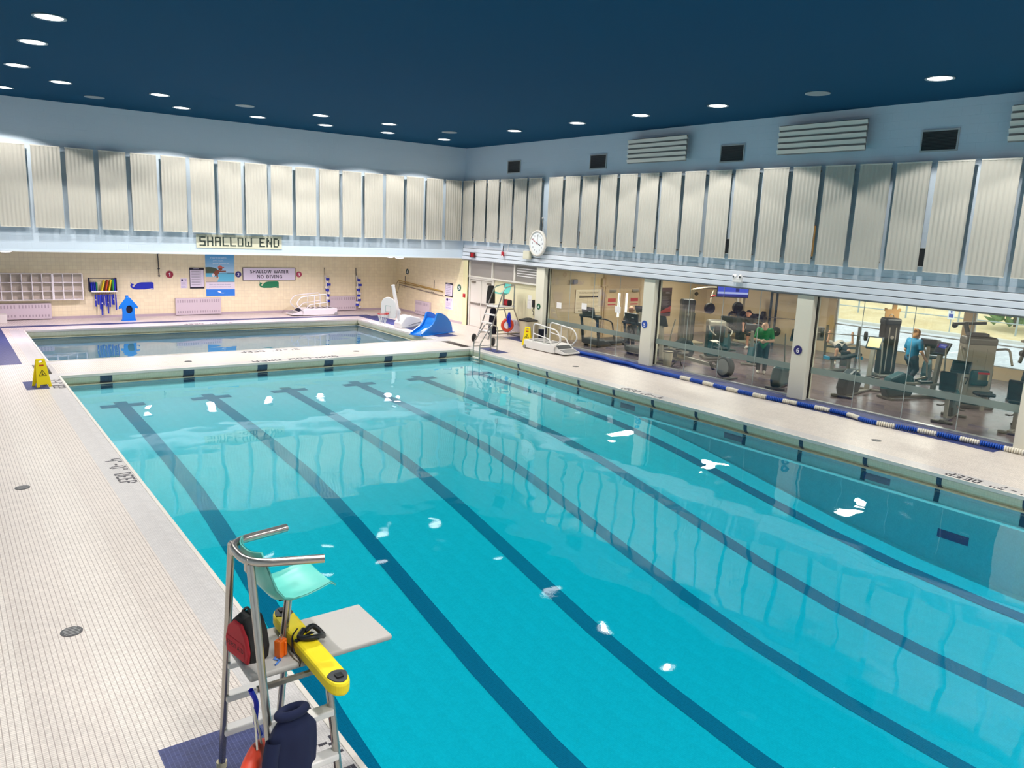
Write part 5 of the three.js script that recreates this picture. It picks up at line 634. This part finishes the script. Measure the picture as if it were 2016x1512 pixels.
{ const o = thing('cable_crossover', 'beige cable crossover frame with loaded weight plates below the television', 'exercise machine', [26.1, 0, -20.6], -0.3);
  for (const x of [-1.25, 1.25]) { mesh('column', box(0.12, 2.15, 0.12, x, 1.075, -0.3), M.rackBeige, o); mesh('stack', rbox(0.28, 1.2, 0.3, 0.03, x, 0.62, -0.3), M.machineDark, o); mesh('foot', rbox(0.5, 0.08, 0.9, 0.02, x, 0.04, 0), M.rackBeige, o); mesh('pulley', cyl(0.08, 0.04, 0, 0, 0, 14).rotateX(Math.PI / 2).translate(x * 0.9, 2.0, -0.2), M.black, o); }
  mesh('top_beam', bentTube([[-1.25, 2.15, -0.3], [-0.7, 2.25, -0.2], [0.7, 2.25, -0.2], [1.25, 2.15, -0.3]], 0.05, 0.2), M.rackBeige, o); for (const s of [-1, 1]) { mesh('press_arm', bentTube([[s * 0.3, 2.2, -0.2], [s * 0.62, 1.8, 0.1], [s * 0.62, 1.35, 0.25]], 0.035, 0.15), M.rackBeige, o); mesh('red_grip', bar([s * 0.35, 1.95, 0.0], [s * 0.6, 1.9, 0.05], 0.03), M.red, o); } plates(o, -0.72, 1.45, 0.18, 0.22, 3, 'z'); plates(o, 0.62, 1.5, 0.18, 0.22, 3, 'z'); plates(o, 0.95, 1.2, 0.15, 0.16, 2, 'z'); bench(o, 0, 0.55, 0.5, 0.9, 0.36); mesh('roll_pad', bar([-0.4, 0.8, 0.3], [0.4, 0.8, 0.3], 0.07, 12), M.pad, o); }
{ const o = thing('rowing_machine', 'rowing machine with a large round flywheel right behind the gym glass', 'rowing machine', [19.58, 0, -15.1], -0.12);
  mesh('flywheel', lathe([[0.001, -0.11], [0.27, -0.11], [0.33, -0.07], [0.33, 0.07], [0.27, 0.11], [0.001, 0.11]], 30).rotateZ(Math.PI / 2).translate(0, 0.36, 0), M.machineDark, o); mesh('flywheel_cover', lathe([[0.001, 0.0], [0.25, 0.0], [0.25, 0.01], [0.001, 0.015]], 30).rotateZ(Math.PI / 2).translate(-0.11, 0.36, 0), M.grey, o); mesh('white_mark', rbox(0.02, 0.05, 0.16, 0.008, -0.06, 0.67, -0.05), M.white, o);  // includes a small white block near the flywheel top
  mesh('rail', beam([0.0, 0.3, -0.25], [0, 0.36, -2.2], 0.07, 0.1), M.steelDull, o); mesh('seat', rbox(0.32, 0.07, 0.24, 0.03, 0, 0.46, -1.95), M.pad, o); mesh('rear_leg', [bar([0, 0.3, -2.1], [-0.22, 0.0, -2.2], 0.025), bar([0, 0.3, -2.1], [0.22, 0, -2.2], 0.025)], M.machine, o); mesh('front_leg', bar([-0.3, 0.03, 0.25], [0.3, 0.03, 0.25], 0.03), M.machine, o); mesh('front_stay', bar([0, 0.3, 0.1], [0, 0.03, 0.25], 0.03), M.machine, o); for (const s of [-1, 1]) mesh('foot_plate', rot(rbox(0.12, 0.3, 0.03, 0.01), -0.7).translate(s * 0.13, 0.32, -0.45), M.black, o); mesh('monitor_arm', bentTube([[0, 0.6, -0.05], [0, 1.0, -0.3], [0, 1.05, -0.5]], 0.016, 0.08), M.steelDull, o); mesh('monitor', rot(rbox(0.3, 0.03, 0.18, 0.01), 0.2).translate(0, 1.08, -0.55), M.machineLight, o); mesh('handle', bar([-0.25, 0.45, -0.5], [0.25, 0.45, -0.5], 0.016), M.black, o); }
{ const o = thing('waste_bin', 'small beige waste bin just behind the gym glass by column 5', 'bin', [19.5, 0, -17.4]); mesh('body', new THREE.CylinderGeometry(0.17, 0.13, 0.5, 20).translate(0, 0.25, 0), M.bin, o); mesh('rim', new THREE.TorusGeometry(0.17, 0.014, 6, 24).rotateX(Math.PI / 2).translate(0, 0.5, 0), M.darkGrey, o); }
function bike(pos, turn, label, screenMat) { // front (console) at -x
  const o = thing('exercise_bike', label, 'exercise bike', pos, turn); mesh('base', [rbox(1.25, 0.08, 0.12, 0.02, 0.1, 0.06, 0), rbox(0.1, 0.07, 0.6, 0.02, -0.5, 0.037, 0), rbox(0.1, 0.07, 0.5, 0.02, 0.68, 0.037, 0)], M.machine, o); mesh('housing', extrude([[-0.5, 0.1], [0.1, 0.1], [0.2, 0.35], [0.05, 0.62], [-0.2, 0.75], [-0.42, 0.62], [-0.55, 0.35]], 0.22, 0.05).translate(0, 0, 0), M.machineTeal, o); mesh('console_post', beam([-0.35, 0.6, 0], [-0.5, 1.2, 0], 0.1, 0.08), M.machineLight, o); mesh('console', rot(rbox(0.06, 0.34, 0.46, 0.03), 0, 0, 0.5).translate(-0.5, 1.3, 0), M.machineDark, o); mesh('screen', rot(box(0.006, 0.22, 0.34), 0, 0, 0.5).translate(-0.468, 1.315, 0), screenMat, o);
  mesh('seat_post', beam([0.4, 0.1, 0], [0.42, 0.72, 0], 0.08, 0.08), M.machineLight, o); mesh('seat', rbox(0.34, 0.08, 0.32, 0.04, 0.44, 0.76, 0, 3), M.pad, o); mesh('back_rest', rot(rbox(0.08, 0.5, 0.38, 0.04), 0, 0, -0.15).translate(0.66, 1.06, 0), M.pad, o); for (const s of [-1, 1]) { mesh('handle', bentTube([[-0.42, 1.05, s * 0.1], [-0.2, 1.1, s * 0.26], [0.1, 0.98, s * 0.27]], 0.018, 0.08), M.black, o); mesh('crank', bar([-0.05, 0.38, s * 0.13], [-0.05 + s * 0.15, 0.3 + s * 0.05, s * 0.17], 0.018), M.steel, o); mesh('pedal', rbox(0.1, 0.03, 0.1, 0.008, -0.05 + s * 0.15, 0.3 + s * 0.05, s * 0.24), M.black, o); }
}
bike([22.9, 0, -16.5], 0.4, 'exercise bike in front of the man in green', M.screenBlack);
function elliptical(pos, turn, label, body, screenMat) { // front at -x
  const o = thing('elliptical_trainer', label, 'elliptical trainer', pos, turn); mesh('drive_housing', extrude([[0.35, 0.08], [1.15, 0.08], [1.25, 0.3], [1.1, 0.62], [0.7, 0.78], [0.35, 0.66], [0.2, 0.35]], 0.3, 0.06), body, o); mesh('base', [rbox(1.9, 0.07, 0.14, 0.02, 0.2, 0.05, 0), rbox(0.12, 0.07, 0.7, 0.02, -0.7, 0.037, 0), rbox(0.12, 0.07, 0.6, 0.02, 1.1, 0.037, 0)], M.machine, o); mesh('mast', beam([-0.5, 0.08, 0], [-0.62, 1.28, 0], 0.12, 0.1), M.machineLight, o); mesh('console', rot(rbox(0.07, 0.4, 0.46, 0.03), 0, 0, 0.45).translate(-0.66, 1.44, 0), M.machineDark, o); mesh('screen', rot(box(0.006, 0.3, 0.36), 0, 0, 0.45).translate(-0.628, 1.455, 0), screenMat, o);
  for (const s of [-1, 1]) { mesh('swing_arm', bentTube([[-0.55, 0.55, s * 0.3], [-0.5, 1.0, s * 0.32], [-0.38 + s * 0.12, 1.5, s * 0.28]], 0.024, 0.15), M.machineLight, o); mesh('pedal_arm', beam([-0.5, 0.5 + s * 0.05, s * 0.3], [0.7, 0.4 - s * 0.1, s * 0.24], 0.06, 0.06), M.machineLight, o); mesh('pedal', rbox(0.4, 0.06, 0.16, 0.02, 0.05, 0.5 - s * 0.02, s * 0.27), M.black, o); } return o;
}
const screenLit = new THREE.MeshStandardMaterial({ color: 0x101018, emissive: 0xffffff, emissiveIntensity: 0.5, emissiveMap: canvasTex(128, 96, (g) => { g.fillStyle = '#2a2d52'; g.fillRect(0, 0, 128, 96); g.fillStyle = '#5a62d8'; g.fillRect(20, 8, 90, 40); g.fillStyle = '#c0c6ff'; g.fillRect(40, 22, 60, 8); g.fillStyle = '#4a4c58'; g.fillRect(0, 56, 128, 40); g.fillStyle = '#c03a4a'; g.fillRect(4, 20, 12, 30); }) });
const paperTan = std(0xcdb98e, 0.7);
elliptical([21.5, 0, -11.75], Math.PI + 0.1, 'elliptical trainer with a tan card in its console by column 6', M.machineDark, paperTan); elliptical([22.5, 0, -10.55], Math.PI - 0.35, 'large dark green housed elliptical with lit screen used by the woman in teal', M.machineTeal, screenLit); bike([25.6, 0, -11.8], 0.3, 'exercise bike facing the pool near the gym window', M.screenBlack);
{ const o = weightTower([22.75, 0, -9.25], -0.75, 1.95, 0.8, 'big grey multi gym tower with towels on top and a tan card', M.machine, M.machineLight); mesh('towel', rbox(0.5, 0.1, 0.3, 0.04, -0.05, 2.0, 0, 3), std(0x6a645e, 0.9), o); mesh('card', rbox(0.3, 0.22, 0.02, 0.01, 0.12, 0.9, 0.3), paperTan, o); mesh('card_header', box(0.3, 0.05, 0.006, 0.12, 0.99, 0.312), M.red, o); mesh('console', rbox(0.46, 0.42, 0.12, 0.05, 0.05, 0.85, 0.25), M.machineTeal, o); bench(o, 0.0, 0.5, 0.75, 0.44, 0.4); for (const s of [-1, 1]) mesh('press_lever', bentTube([[s * 0.35, 1.6, 0.0], [s * 0.62, 1.7, 0.4], [s * 0.6, 1.3, 0.7]], 0.03, 0.12), M.machineLight, o); }
{ const o = thing('cable_station', 'tall dark cable station with curved arm near the gym window', 'exercise machine', [25.2, 0, -10.4], -0.6); mesh('mast', bentTube([[0, 0.05, 0], [0.05, 1.2, 0], [-0.3, 2.0, 0], [-0.3, 2.12, 0]], 0.07, 0.3), M.machine, o); mesh('top_arm', [beam([-0.7, 2.05, 0], [0.3, 2.1, 0], 0.1, 0.08)], M.machine, o); mesh('pulley', cyl(0.08, 0.05, 0, 0, 0, 14).rotateX(Math.PI / 2).translate(-0.65, 2.0, 0), M.black, o); mesh('base', rbox(1.2, 0.08, 0.8, 0.02, 0, 0.04, 0), M.machine, o); mesh('roll', bar([0.5, 0.1, 0.2], [0.5, 0.75, 0.2], 0.11, 14), M.pad, o); bench(o, -0.5, 0.5, 0.3, 0.4, 0.36); }
{ const o = thing('arm_press_machine', 'grey arm press machine with round pads right of the multi gym', 'exercise machine', [25.0, 0, -8.6], -0.6); mesh('mast', beam([0, 0.05, 0], [0.0, 1.7, -0.1], 0.16, 0.14), M.machine, o); for (const s of [-1, 1]) { mesh('arm', bentTube([[0, 1.6, 0], [s * 0.35, 1.75, 0.05], [s * 0.6, 1.2, 0.2]], 0.05, 0.15), M.machine, o); mesh('round_pad', rot(cyl(0.09, 0.12, 0, 0, 0, 14), Math.PI / 2).translate(s * 0.5, 1.45, 0.15), M.pad, o); } mesh('top_bar', rbox(1.0, 0.07, 0.1, 0.02, 0, 1.78, 0), M.rackBeige, o); bench(o, 0, 0.55, 0.4, 0.44, 0.42); mesh('back_pad', rbox(0.36, 0.5, 0.1, 0.04, 0, 1.0, 0.12), M.pad, o); mesh('base', rbox(0.9, 0.08, 1.1, 0.02, 0, 0.04, 0.2), M.machine, o); }
{ const o = weightTower([25.2, 0, -13.0], -0.6, 1.95, 0.5, 'black weight stack cabinet standing before the gym window', M.black, M.black); mesh('handle_loop', new THREE.TorusGeometry(0.08, 0.012, 6, 18).translate(0, 1.98, 0), M.steel, o); }
{ const o = thing('squat_rack', 'tall squat rack with loaded barbell against the gym back corner', 'exercise machine', [27.5, 0, -18.4], -1.2); for (const x of [-0.6, 0.6]) for (const z of [-0.5, 0.4]) mesh('upright', box(0.08, 2.3, 0.08, x, 1.15, z), M.machineDark, o); mesh('top_frame', [box(1.28, 0.08, 0.08, 0, 2.26, -0.5), box(1.28, 0.08, 0.08, 0, 2.26, 0.4), box(0.08, 0.08, 0.9, -0.6, 2.26, -0.05), box(0.08, 0.08, 0.9, 0.6, 2.26, -0.05)], M.machineDark, o); mesh('barbell', bar([-1.05, 1.25, 0.48], [1.05, 1.25, 0.48], 0.016), M.steel, o); plates(o, 0.75, 1.25, 0.48, 0.22, 3, 'x'); plates(o, -0.88, 1.25, 0.48, 0.22, 3, 'x'); plates(o, -0.5, 0.6, -0.42, 0.2, 2, 'z'); }
{ const o = thing('bench_press', 'bench press station with a barbell held by a lying man', 'exercise machine', [26.5, 0, -15.3], -0.9); for (const x of [-0.55, 0.55]) { mesh('upright', box(0.09, 1.3, 0.09, x, 0.65, -0.45), M.machine, o); } mesh('cross_bar', box(1.1, 0.08, 0.08, 0, 0.5, -0.45), M.machine, o); mesh('bench_pad', rbox(0.34, 0.1, 1.25, 0.04, 0, 0.46, 0.25), M.pad, o); mesh('bench_leg', [box(0.3, 0.42, 0.08, 0, 0.21, 0.75), box(0.08, 0.06, 1.2, 0, 0.1, 0.2)], M.machine, o); mesh('barbell', bar([-1.05, 1.02, -0.05], [1.05, 1.02, -0.05], 0.016), M.steel, o); plates(o, 0.7, 1.02, -0.05, 0.17, 2, 'x'); plates(o, -0.8, 1.02, -0.05, 0.17, 2, 'x'); mesh('side_stack', rbox(0.4, 0.5, 0.3, 0.03, -0.85, 0.95, -0.5), M.machine, o); }
{ const o = thing('weight_bench', 'low adjustable bench with blue ends between elliptical and window', 'bench', [24.7, 0, -14.3], -0.4); bench(o, -0.3, 0.44, 0, 0.5, 0.3); bench(o, 0.35, 0.5, 0, 0.8, 0.3, 0.2); for (const x of [-0.55, 0.75]) mesh('end_cap', rbox(0.06, 0.12, 0.3, 0.02, x, 0.45, 0), std(0x3aa0c8, 0.5), o); mesh('base', rbox(1.3, 0.06, 0.3, 0.02, 0.1, 0.03, 0), M.machine, o); }
for (const [x, z, label] of [[24.6, -9.75, 'black dumbbell lying on the gym floor by the multi gym tower'], [24.75, -9.6, 'second black dumbbell beside the multi gym tower']]) { const o = thing('dumbbell', label, 'dumbbell', [x, 0.08, z], 0.5); mesh('handle', bar([-0.08, 0, 0], [0.08, 0, 0], 0.016), M.steel, o); for (const s of [-1, 1]) mesh('head', cyl(0.08, 0.09, 0, 0, 0, 12).rotateZ(Math.PI / 2).translate(s * 0.12, 0, 0), M.black, o); }
elliptical([20.6, 0, -13.55], Math.PI + 0.3, 'teal housed elliptical right behind the glass by column 6', M.machineTeal, M.screenBlack); elliptical([20.35, 0, -19.0 + 0.95], 0.1, 'dark elliptical partly hidden behind column 5', M.machineDark, M.screenBlack);
bike([20.5, 0, -8.75], Math.PI + 0.2, 'dark recumbent bike behind the glass below the multi gym tower', M.screenBlack); bike([20.9, 0, -7.3], Math.PI + 0.1, 'dark recumbent bike next to the last column', M.screenBlack); bike([23.4, 0, -22.2], 0.2, 'exercise bike below the dark gym poster', M.screenBlack); bike([24.1, 0, -18.6], 0.5, 'exercise bike behind the seated weight machine', M.screenBlack);
{ const o = thing('dumbbell_rack', 'dark three tier dumbbell rack along the gym window wall', 'rack', [28.15, 0, -20.9], RIGHT); for (const x of [-0.95, 0.95]) mesh('rack_end', [beam([x, 0.04, 0.3], [x, 1.05, -0.15], 0.06, 0.06)], M.machineDark, o); for (let r = 0; r < 3; r++) mesh('rack_shelf', rot(rbox(1.9, 0.03, 0.24, 0.01), 0.0).translate(0, 0.3 + r * 0.34, 0.18 - r * 0.15), M.machineDark, o);
  for (let r = 0; r < 3; r++) for (let k = 0; k < 6; k++) { const dd = thing('dumbbell', 'black dumbbell on the ' + ['bottom', 'middle', 'top'][r] + ' tier of the rack, ' + ORD[k] + ' from the gym end wall', 'dumbbell', [28.15 - (0.18 - r * 0.15), 0.41 + r * 0.34, -20.9 - 0.75 + k * 0.3], 0, 'dumbbells on the rack'); mesh('handle', bar([-0.06, 0, 0], [0.06, 0, 0], 0.016), M.steel, dd); for (const q of [-1, 1]) mesh('head', cyl(0.07, 0.08, 0, 0, 0, 10).rotateZ(Math.PI / 2).translate(q * 0.09, 0, 0), M.black, dd); } }
for (const [z, label] of [[-21.6, 'pale upright door window slit on the gym window wall'], [-18.2, 'second pale upright door window slit near the squat rack']]) single('door_slit', rbox(0.04, 1.3, 0.1, 0.015, GX - 0.025, 2.0, z), M.white, label, 'strip');  // plain white blocks for bright door windows, brightness put into the colour
// ---------------------------------------------------------------- people in the gym
function blob(bones, k = 0.03, res = 52) { // smooth union of tapered capsules [a, ra, b, rb], meshed
  const lo = V(1e9, 1e9, 1e9), hi = V(-1e9, -1e9, -1e9); for (const [a, ra, b, rb] of bones) for (const [p, r] of [[a, ra], [b, rb]]) { lo.min(V(p[0] - r, p[1] - r, p[2] - r)); hi.max(V(p[0] + r, p[1] + r, p[2] + r)); }
  const c = lo.clone().add(hi).multiplyScalar(0.5), h = Math.max(...hi.clone().sub(lo).toArray()) / 2 + 0.06, mc = new MarchingCubes(res, new THREE.MeshStandardMaterial(), false, false, 60000); mc.isolation = 0; const hs = res / 2;
  for (let z = 0; z < res; z++) for (let y = 0; y < res; y++) for (let x = 0; x < res; x++) { const px = (x - hs) / hs * h + c.x, py = (y - hs) / hs * h + c.y, pz = (z - hs) / hs * h + c.z; let d = 1e3;
    for (const [a, ra, b, rb] of bones) { const vx = b[0] - a[0], vy = b[1] - a[1], vz = b[2] - a[2], wx = px - a[0], wy = py - a[1], wz = pz - a[2], L = vx * vx + vy * vy + vz * vz, t = L > 0 ? Math.max(0, Math.min(1, (wx * vx + wy * vy + wz * vz) / L)) : 0, e2 = Math.hypot(wx - vx * t, wy - vy * t, wz - vz * t) - (ra + (rb - ra) * t), m = Math.max(k - Math.abs(d - e2), 0) / k; d = Math.min(d, e2) - m * m * k * 0.25; }
    mc.field[z * res * res + y * res + x] = -d; }
  mc.update(); const n = mc.count ?? mc.geometry.drawRange.count, g = new THREE.BufferGeometry(); g.setAttribute('position', new THREE.BufferAttribute(mc.positionArray.slice(0, n * 3), 3)); g.scale(h, h, h).translate(c.x, c.y, c.z); const q = mergeVertices(g, 1e-4); q.computeVertexNormals(); q.setAttribute('uv', new THREE.BufferAttribute(new Float32Array(q.attributes.position.count * 2), 2)); return q;
}
// joints of a figure facing +z; J overrides positions
const REST = { head: [0, 1.62, 0.02], neck: [0, 1.46, 0], chest: [0, 1.28, 0], hips: [0, 0.96, 0], shL: [0.19, 1.42, 0], elL: [0.25, 1.13, -0.02], haL: [0.25, 0.88, 0.06], shR: [-0.19, 1.42, 0], elR: [-0.25, 1.13, -0.02], haR: [-0.25, 0.88, 0.06], hiL: [0.09, 0.92, 0], knL: [0.1, 0.5, 0.02], anL: [0.1, 0.08, -0.02], hiR: [-0.09, 0.92, 0], knR: [-0.1, 0.5, 0.02], anR: [-0.1, 0.08, -0.02] };
function person(label, pos, turn, J, skin, shirt, legs, hair, shortLegs, scale = 1) {
  const j = { ...REST, ...J }, o = thing('person', label, 'person', pos, turn); o.scale.setScalar(scale); const add = (a, b, t = 1) => a.map((v, i) => v + (b[i] - v) * t), toe = (a) => [a[0], a[1] - 0.04, a[2] + 0.17], up = (p, dy, dz = 0, dxx = 0) => [p[0] + dxx, p[1] + dy, p[2] + dz], H = j.head;
  const hand = (e2, h) => { const d = V(h[0] - e2[0], h[1] - e2[1], h[2] - e2[2]).normalize(), tip = [h[0] + d.x * 0.09, h[1] + d.y * 0.09, h[2] + d.z * 0.09], s = V(0, 0, 1).cross(d).normalize(); const out = [[h, 0.032, [h[0] + d.x * 0.06, h[1] + d.y * 0.06, h[2] + d.z * 0.06], 0.036]]; for (let f = 0; f < 4; f++) { const w = (f - 1.5) * 0.019; out.push([[tip[0] + s.x * w - d.x * 0.03, tip[1] + s.y * w - d.y * 0.03, tip[2] + s.z * w - d.z * 0.03], 0.011, [tip[0] + s.x * w + d.x * 0.05, tip[1] + s.y * w + d.y * 0.05, tip[2] + s.z * w + d.z * 0.05], 0.009]); } out.push([h, 0.014, [h[0] + s.x * 0.05 + d.x * 0.06, h[1] + s.y * 0.05 + d.y * 0.06, h[2] + s.z * 0.05 + d.z * 0.06], 0.011]); return out; };
  mesh('body', blob([[up(H, 0.03), 0.098, up(H, -0.05, 0.02), 0.078], [up(H, -0.02, 0.09), 0.022, up(H, 0.01, 0.085), 0.014], [up(H, -0.09, 0.06), 0.035, up(H, -0.08, 0.04), 0.04], [up(H, 0, 0, 0.095), 0.02, up(H, -0.03, 0, 0.092), 0.016], [up(H, 0, 0, -0.095), 0.02, up(H, -0.03, 0, -0.092), 0.016], [j.neck, 0.058, up(H, -0.06), 0.055], [j.neck, 0.07, j.chest, 0.15], [add(j.chest, j.shL, 0.3), 0.13, add(j.chest, j.shR, 0.3), 0.13], [j.chest, 0.15, j.hips, 0.145], [j.shL, 0.062, j.elL, 0.046], [j.elL, 0.044, j.haL, 0.03], [j.shR, 0.062, j.elR, 0.046], [j.elR, 0.044, j.haR, 0.03], ...hand(j.elL, j.haL), ...hand(j.elR, j.haR), [j.hiL, 0.095, j.knL, 0.062], [j.knL, 0.06, j.anL, 0.042], [j.hiR, 0.095, j.knR, 0.062], [j.knR, 0.06, j.anR, 0.042]], 0.035, 92), skin, o);
  mesh('shirt', blob([[add(j.neck, j.chest, 0.25), 0.10, j.chest, 0.168], [add(j.chest, j.shL, 0.4), 0.135, add(j.chest, j.shR, 0.4), 0.135], [j.chest, 0.168, j.hips, 0.162], [j.shL, 0.078, add(j.shL, j.elL, 0.72), 0.07], [j.shR, 0.078, add(j.shR, j.elR, 0.72), 0.07]], 0.04, 64), shirt, o); const f = shortLegs ? 0.85 : 1;
  mesh('trousers', blob([[j.hips, 0.158, add(j.hips, j.hiL, 1), 0.115], [j.hips, 0.158, j.hiR, 0.115], [j.hiL, 0.112, add(j.hiL, j.knL, f), 0.085], [j.hiR, 0.112, add(j.hiR, j.knR, f), 0.085], ...(shortLegs ? [] : [[j.knL, 0.078, add(j.knL, j.anL, 0.9), 0.066], [j.knR, 0.078, add(j.knR, j.anR, 0.9), 0.066]])], 0.03, 64), legs, o);
  for (const a of [j.anL, j.anR]) mesh('shoe', blob([[up(a, -0.01), 0.055, up(toe(a), 0.005), 0.042]], 0.01, 22), M.shirtWhite, o); if (hair) mesh('hair', blob(hair(H, up), 0.02, 36), hair === bun ? M.hairBlond : hair === sideHair ? M.hairGrey : M.hairDark, o); for (const s of [-1, 1]) mesh('eye', new THREE.SphereGeometry(0.012, 8, 6).translate(H[0] + s * 0.034, H[1] + 0.005, H[2] + 0.096), M.black, o); return o;
}
const sideHair = (H, up) => [[up(H, 0.0, -0.06, 0.075), 0.036, up(H, 0, -0.06, -0.075), 0.036], [up(H, -0.04, -0.07), 0.05, up(H, 0.02, -0.075), 0.05]], fullHair = (H, up) => [[up(H, 0.06, -0.01), 0.1, up(H, -0.05, -0.05), 0.085], [up(H, 0.0, -0.04, 0.05), 0.07, up(H, 0, -0.04, -0.05), 0.07]], bun = (H, up) => [...fullHair(H, up), [up(H, 0.09, -0.09), 0.05, up(H, 0.12, -0.11), 0.045]];
person('bald man in a dark brown T-shirt leaning on the treadmill by the tan doors', [21.2, 0.0, -20.85], -1.3, { head: [0, 1.42, 0.1], neck: [0, 1.27, 0.04], chest: [0, 1.1, 0], hips: [0, 0.78, -0.08], shL: [0.19, 1.22, 0.02], elL: [0.26, 0.98, 0.12], haL: [0.14, 0.95, 0.33], shR: [-0.19, 1.22, 0.02], elR: [-0.26, 0.98, 0.12], haR: [-0.14, 0.95, 0.33], hiL: [0.09, 0.74, -0.08], hiR: [-0.09, 0.74, -0.08], knL: [0.1, 0.4, 0.04], knR: [-0.1, 0.4, 0.0] }, M.skin, M.shirtDark, M.trousers, sideHair, false, 1.04);
person('bald man in a bright green T-shirt looking down with hands together', [21.5, 0, -15.15], -1.0, { head: [0, 1.55, 0.12], neck: [0, 1.42, 0.04], elL: [0.27, 1.1, 0.08], haL: [0.04, 1.08, 0.28], elR: [-0.27, 1.1, 0.08], haR: [-0.04, 1.1, 0.28] }, M.skinPale, M.shirtGreen, M.trousers, null);
person('woman in a teal top with tied up blond hair on the elliptical', [22.35, 0.45, -10.75], 1.35, { head: [0, 1.38, 0.02], neck: [0, 1.25, -0.02], chest: [0, 1.06, -0.02], hips: [0, 0.76, -0.06], shL: [0.18, 1.19, -0.02], elL: [0.26, 0.92, -0.02], haL: [0.27, 0.72, 0.16], shR: [-0.18, 1.19, -0.02], elR: [-0.26, 0.92, -0.02], haR: [-0.27, 0.72, 0.16], hiL: [0.09, 0.7, -0.06], hiR: [-0.09, 0.7, -0.06], knL: [0.1, 0.42, 0.12], anL: [0.1, 0.1, 0.02], knR: [-0.1, 0.38, 0.05], anR: [-0.1, 0.1, -0.15] }, M.skinPale, M.shirtTeal, M.shortsDark, bun);
person('man lying on the bench pressing a barbell by the gym window', [26.62, 0, -15.5], -0.9, { head: [0, 0.6, -0.35], neck: [0, 0.6, -0.2], chest: [0, 0.62, -0.02], hips: [0, 0.6, 0.34], shL: [0.19, 0.62, -0.14], elL: [0.42, 0.72, -0.06], haL: [0.4, 0.96, -0.06], shR: [-0.19, 0.62, -0.14], elR: [-0.42, 0.72, -0.06], haR: [-0.4, 0.96, -0.06], hiL: [0.1, 0.56, 0.4], hiR: [-0.1, 0.56, 0.4], knL: [0.2, 0.52, 0.82], anL: [0.24, 0.08, 0.85], knR: [-0.2, 0.52, 0.82], anR: [-0.24, 0.08, 0.85] }, M.skinPale, M.shirtWhite, M.shortsDark, sideHair, true);
person('dark haired person in black bending forward at the cable crossover', [25.9, 0, -18.9], -1.3, { head: [0, 1.42, 0.42], neck: [0, 1.34, 0.28], chest: [0, 1.2, 0.16], hips: [0, 0.92, -0.05], shL: [0.18, 1.3, 0.22], elL: [0.22, 1.02, 0.3], haL: [0.16, 0.82, 0.42], shR: [-0.18, 1.3, 0.22], elR: [-0.22, 1.02, 0.3], haR: [-0.16, 0.82, 0.42] }, M.skin, M.shirtBlack, M.shortsDark, fullHair, true);

renderer.render(scene, camera);
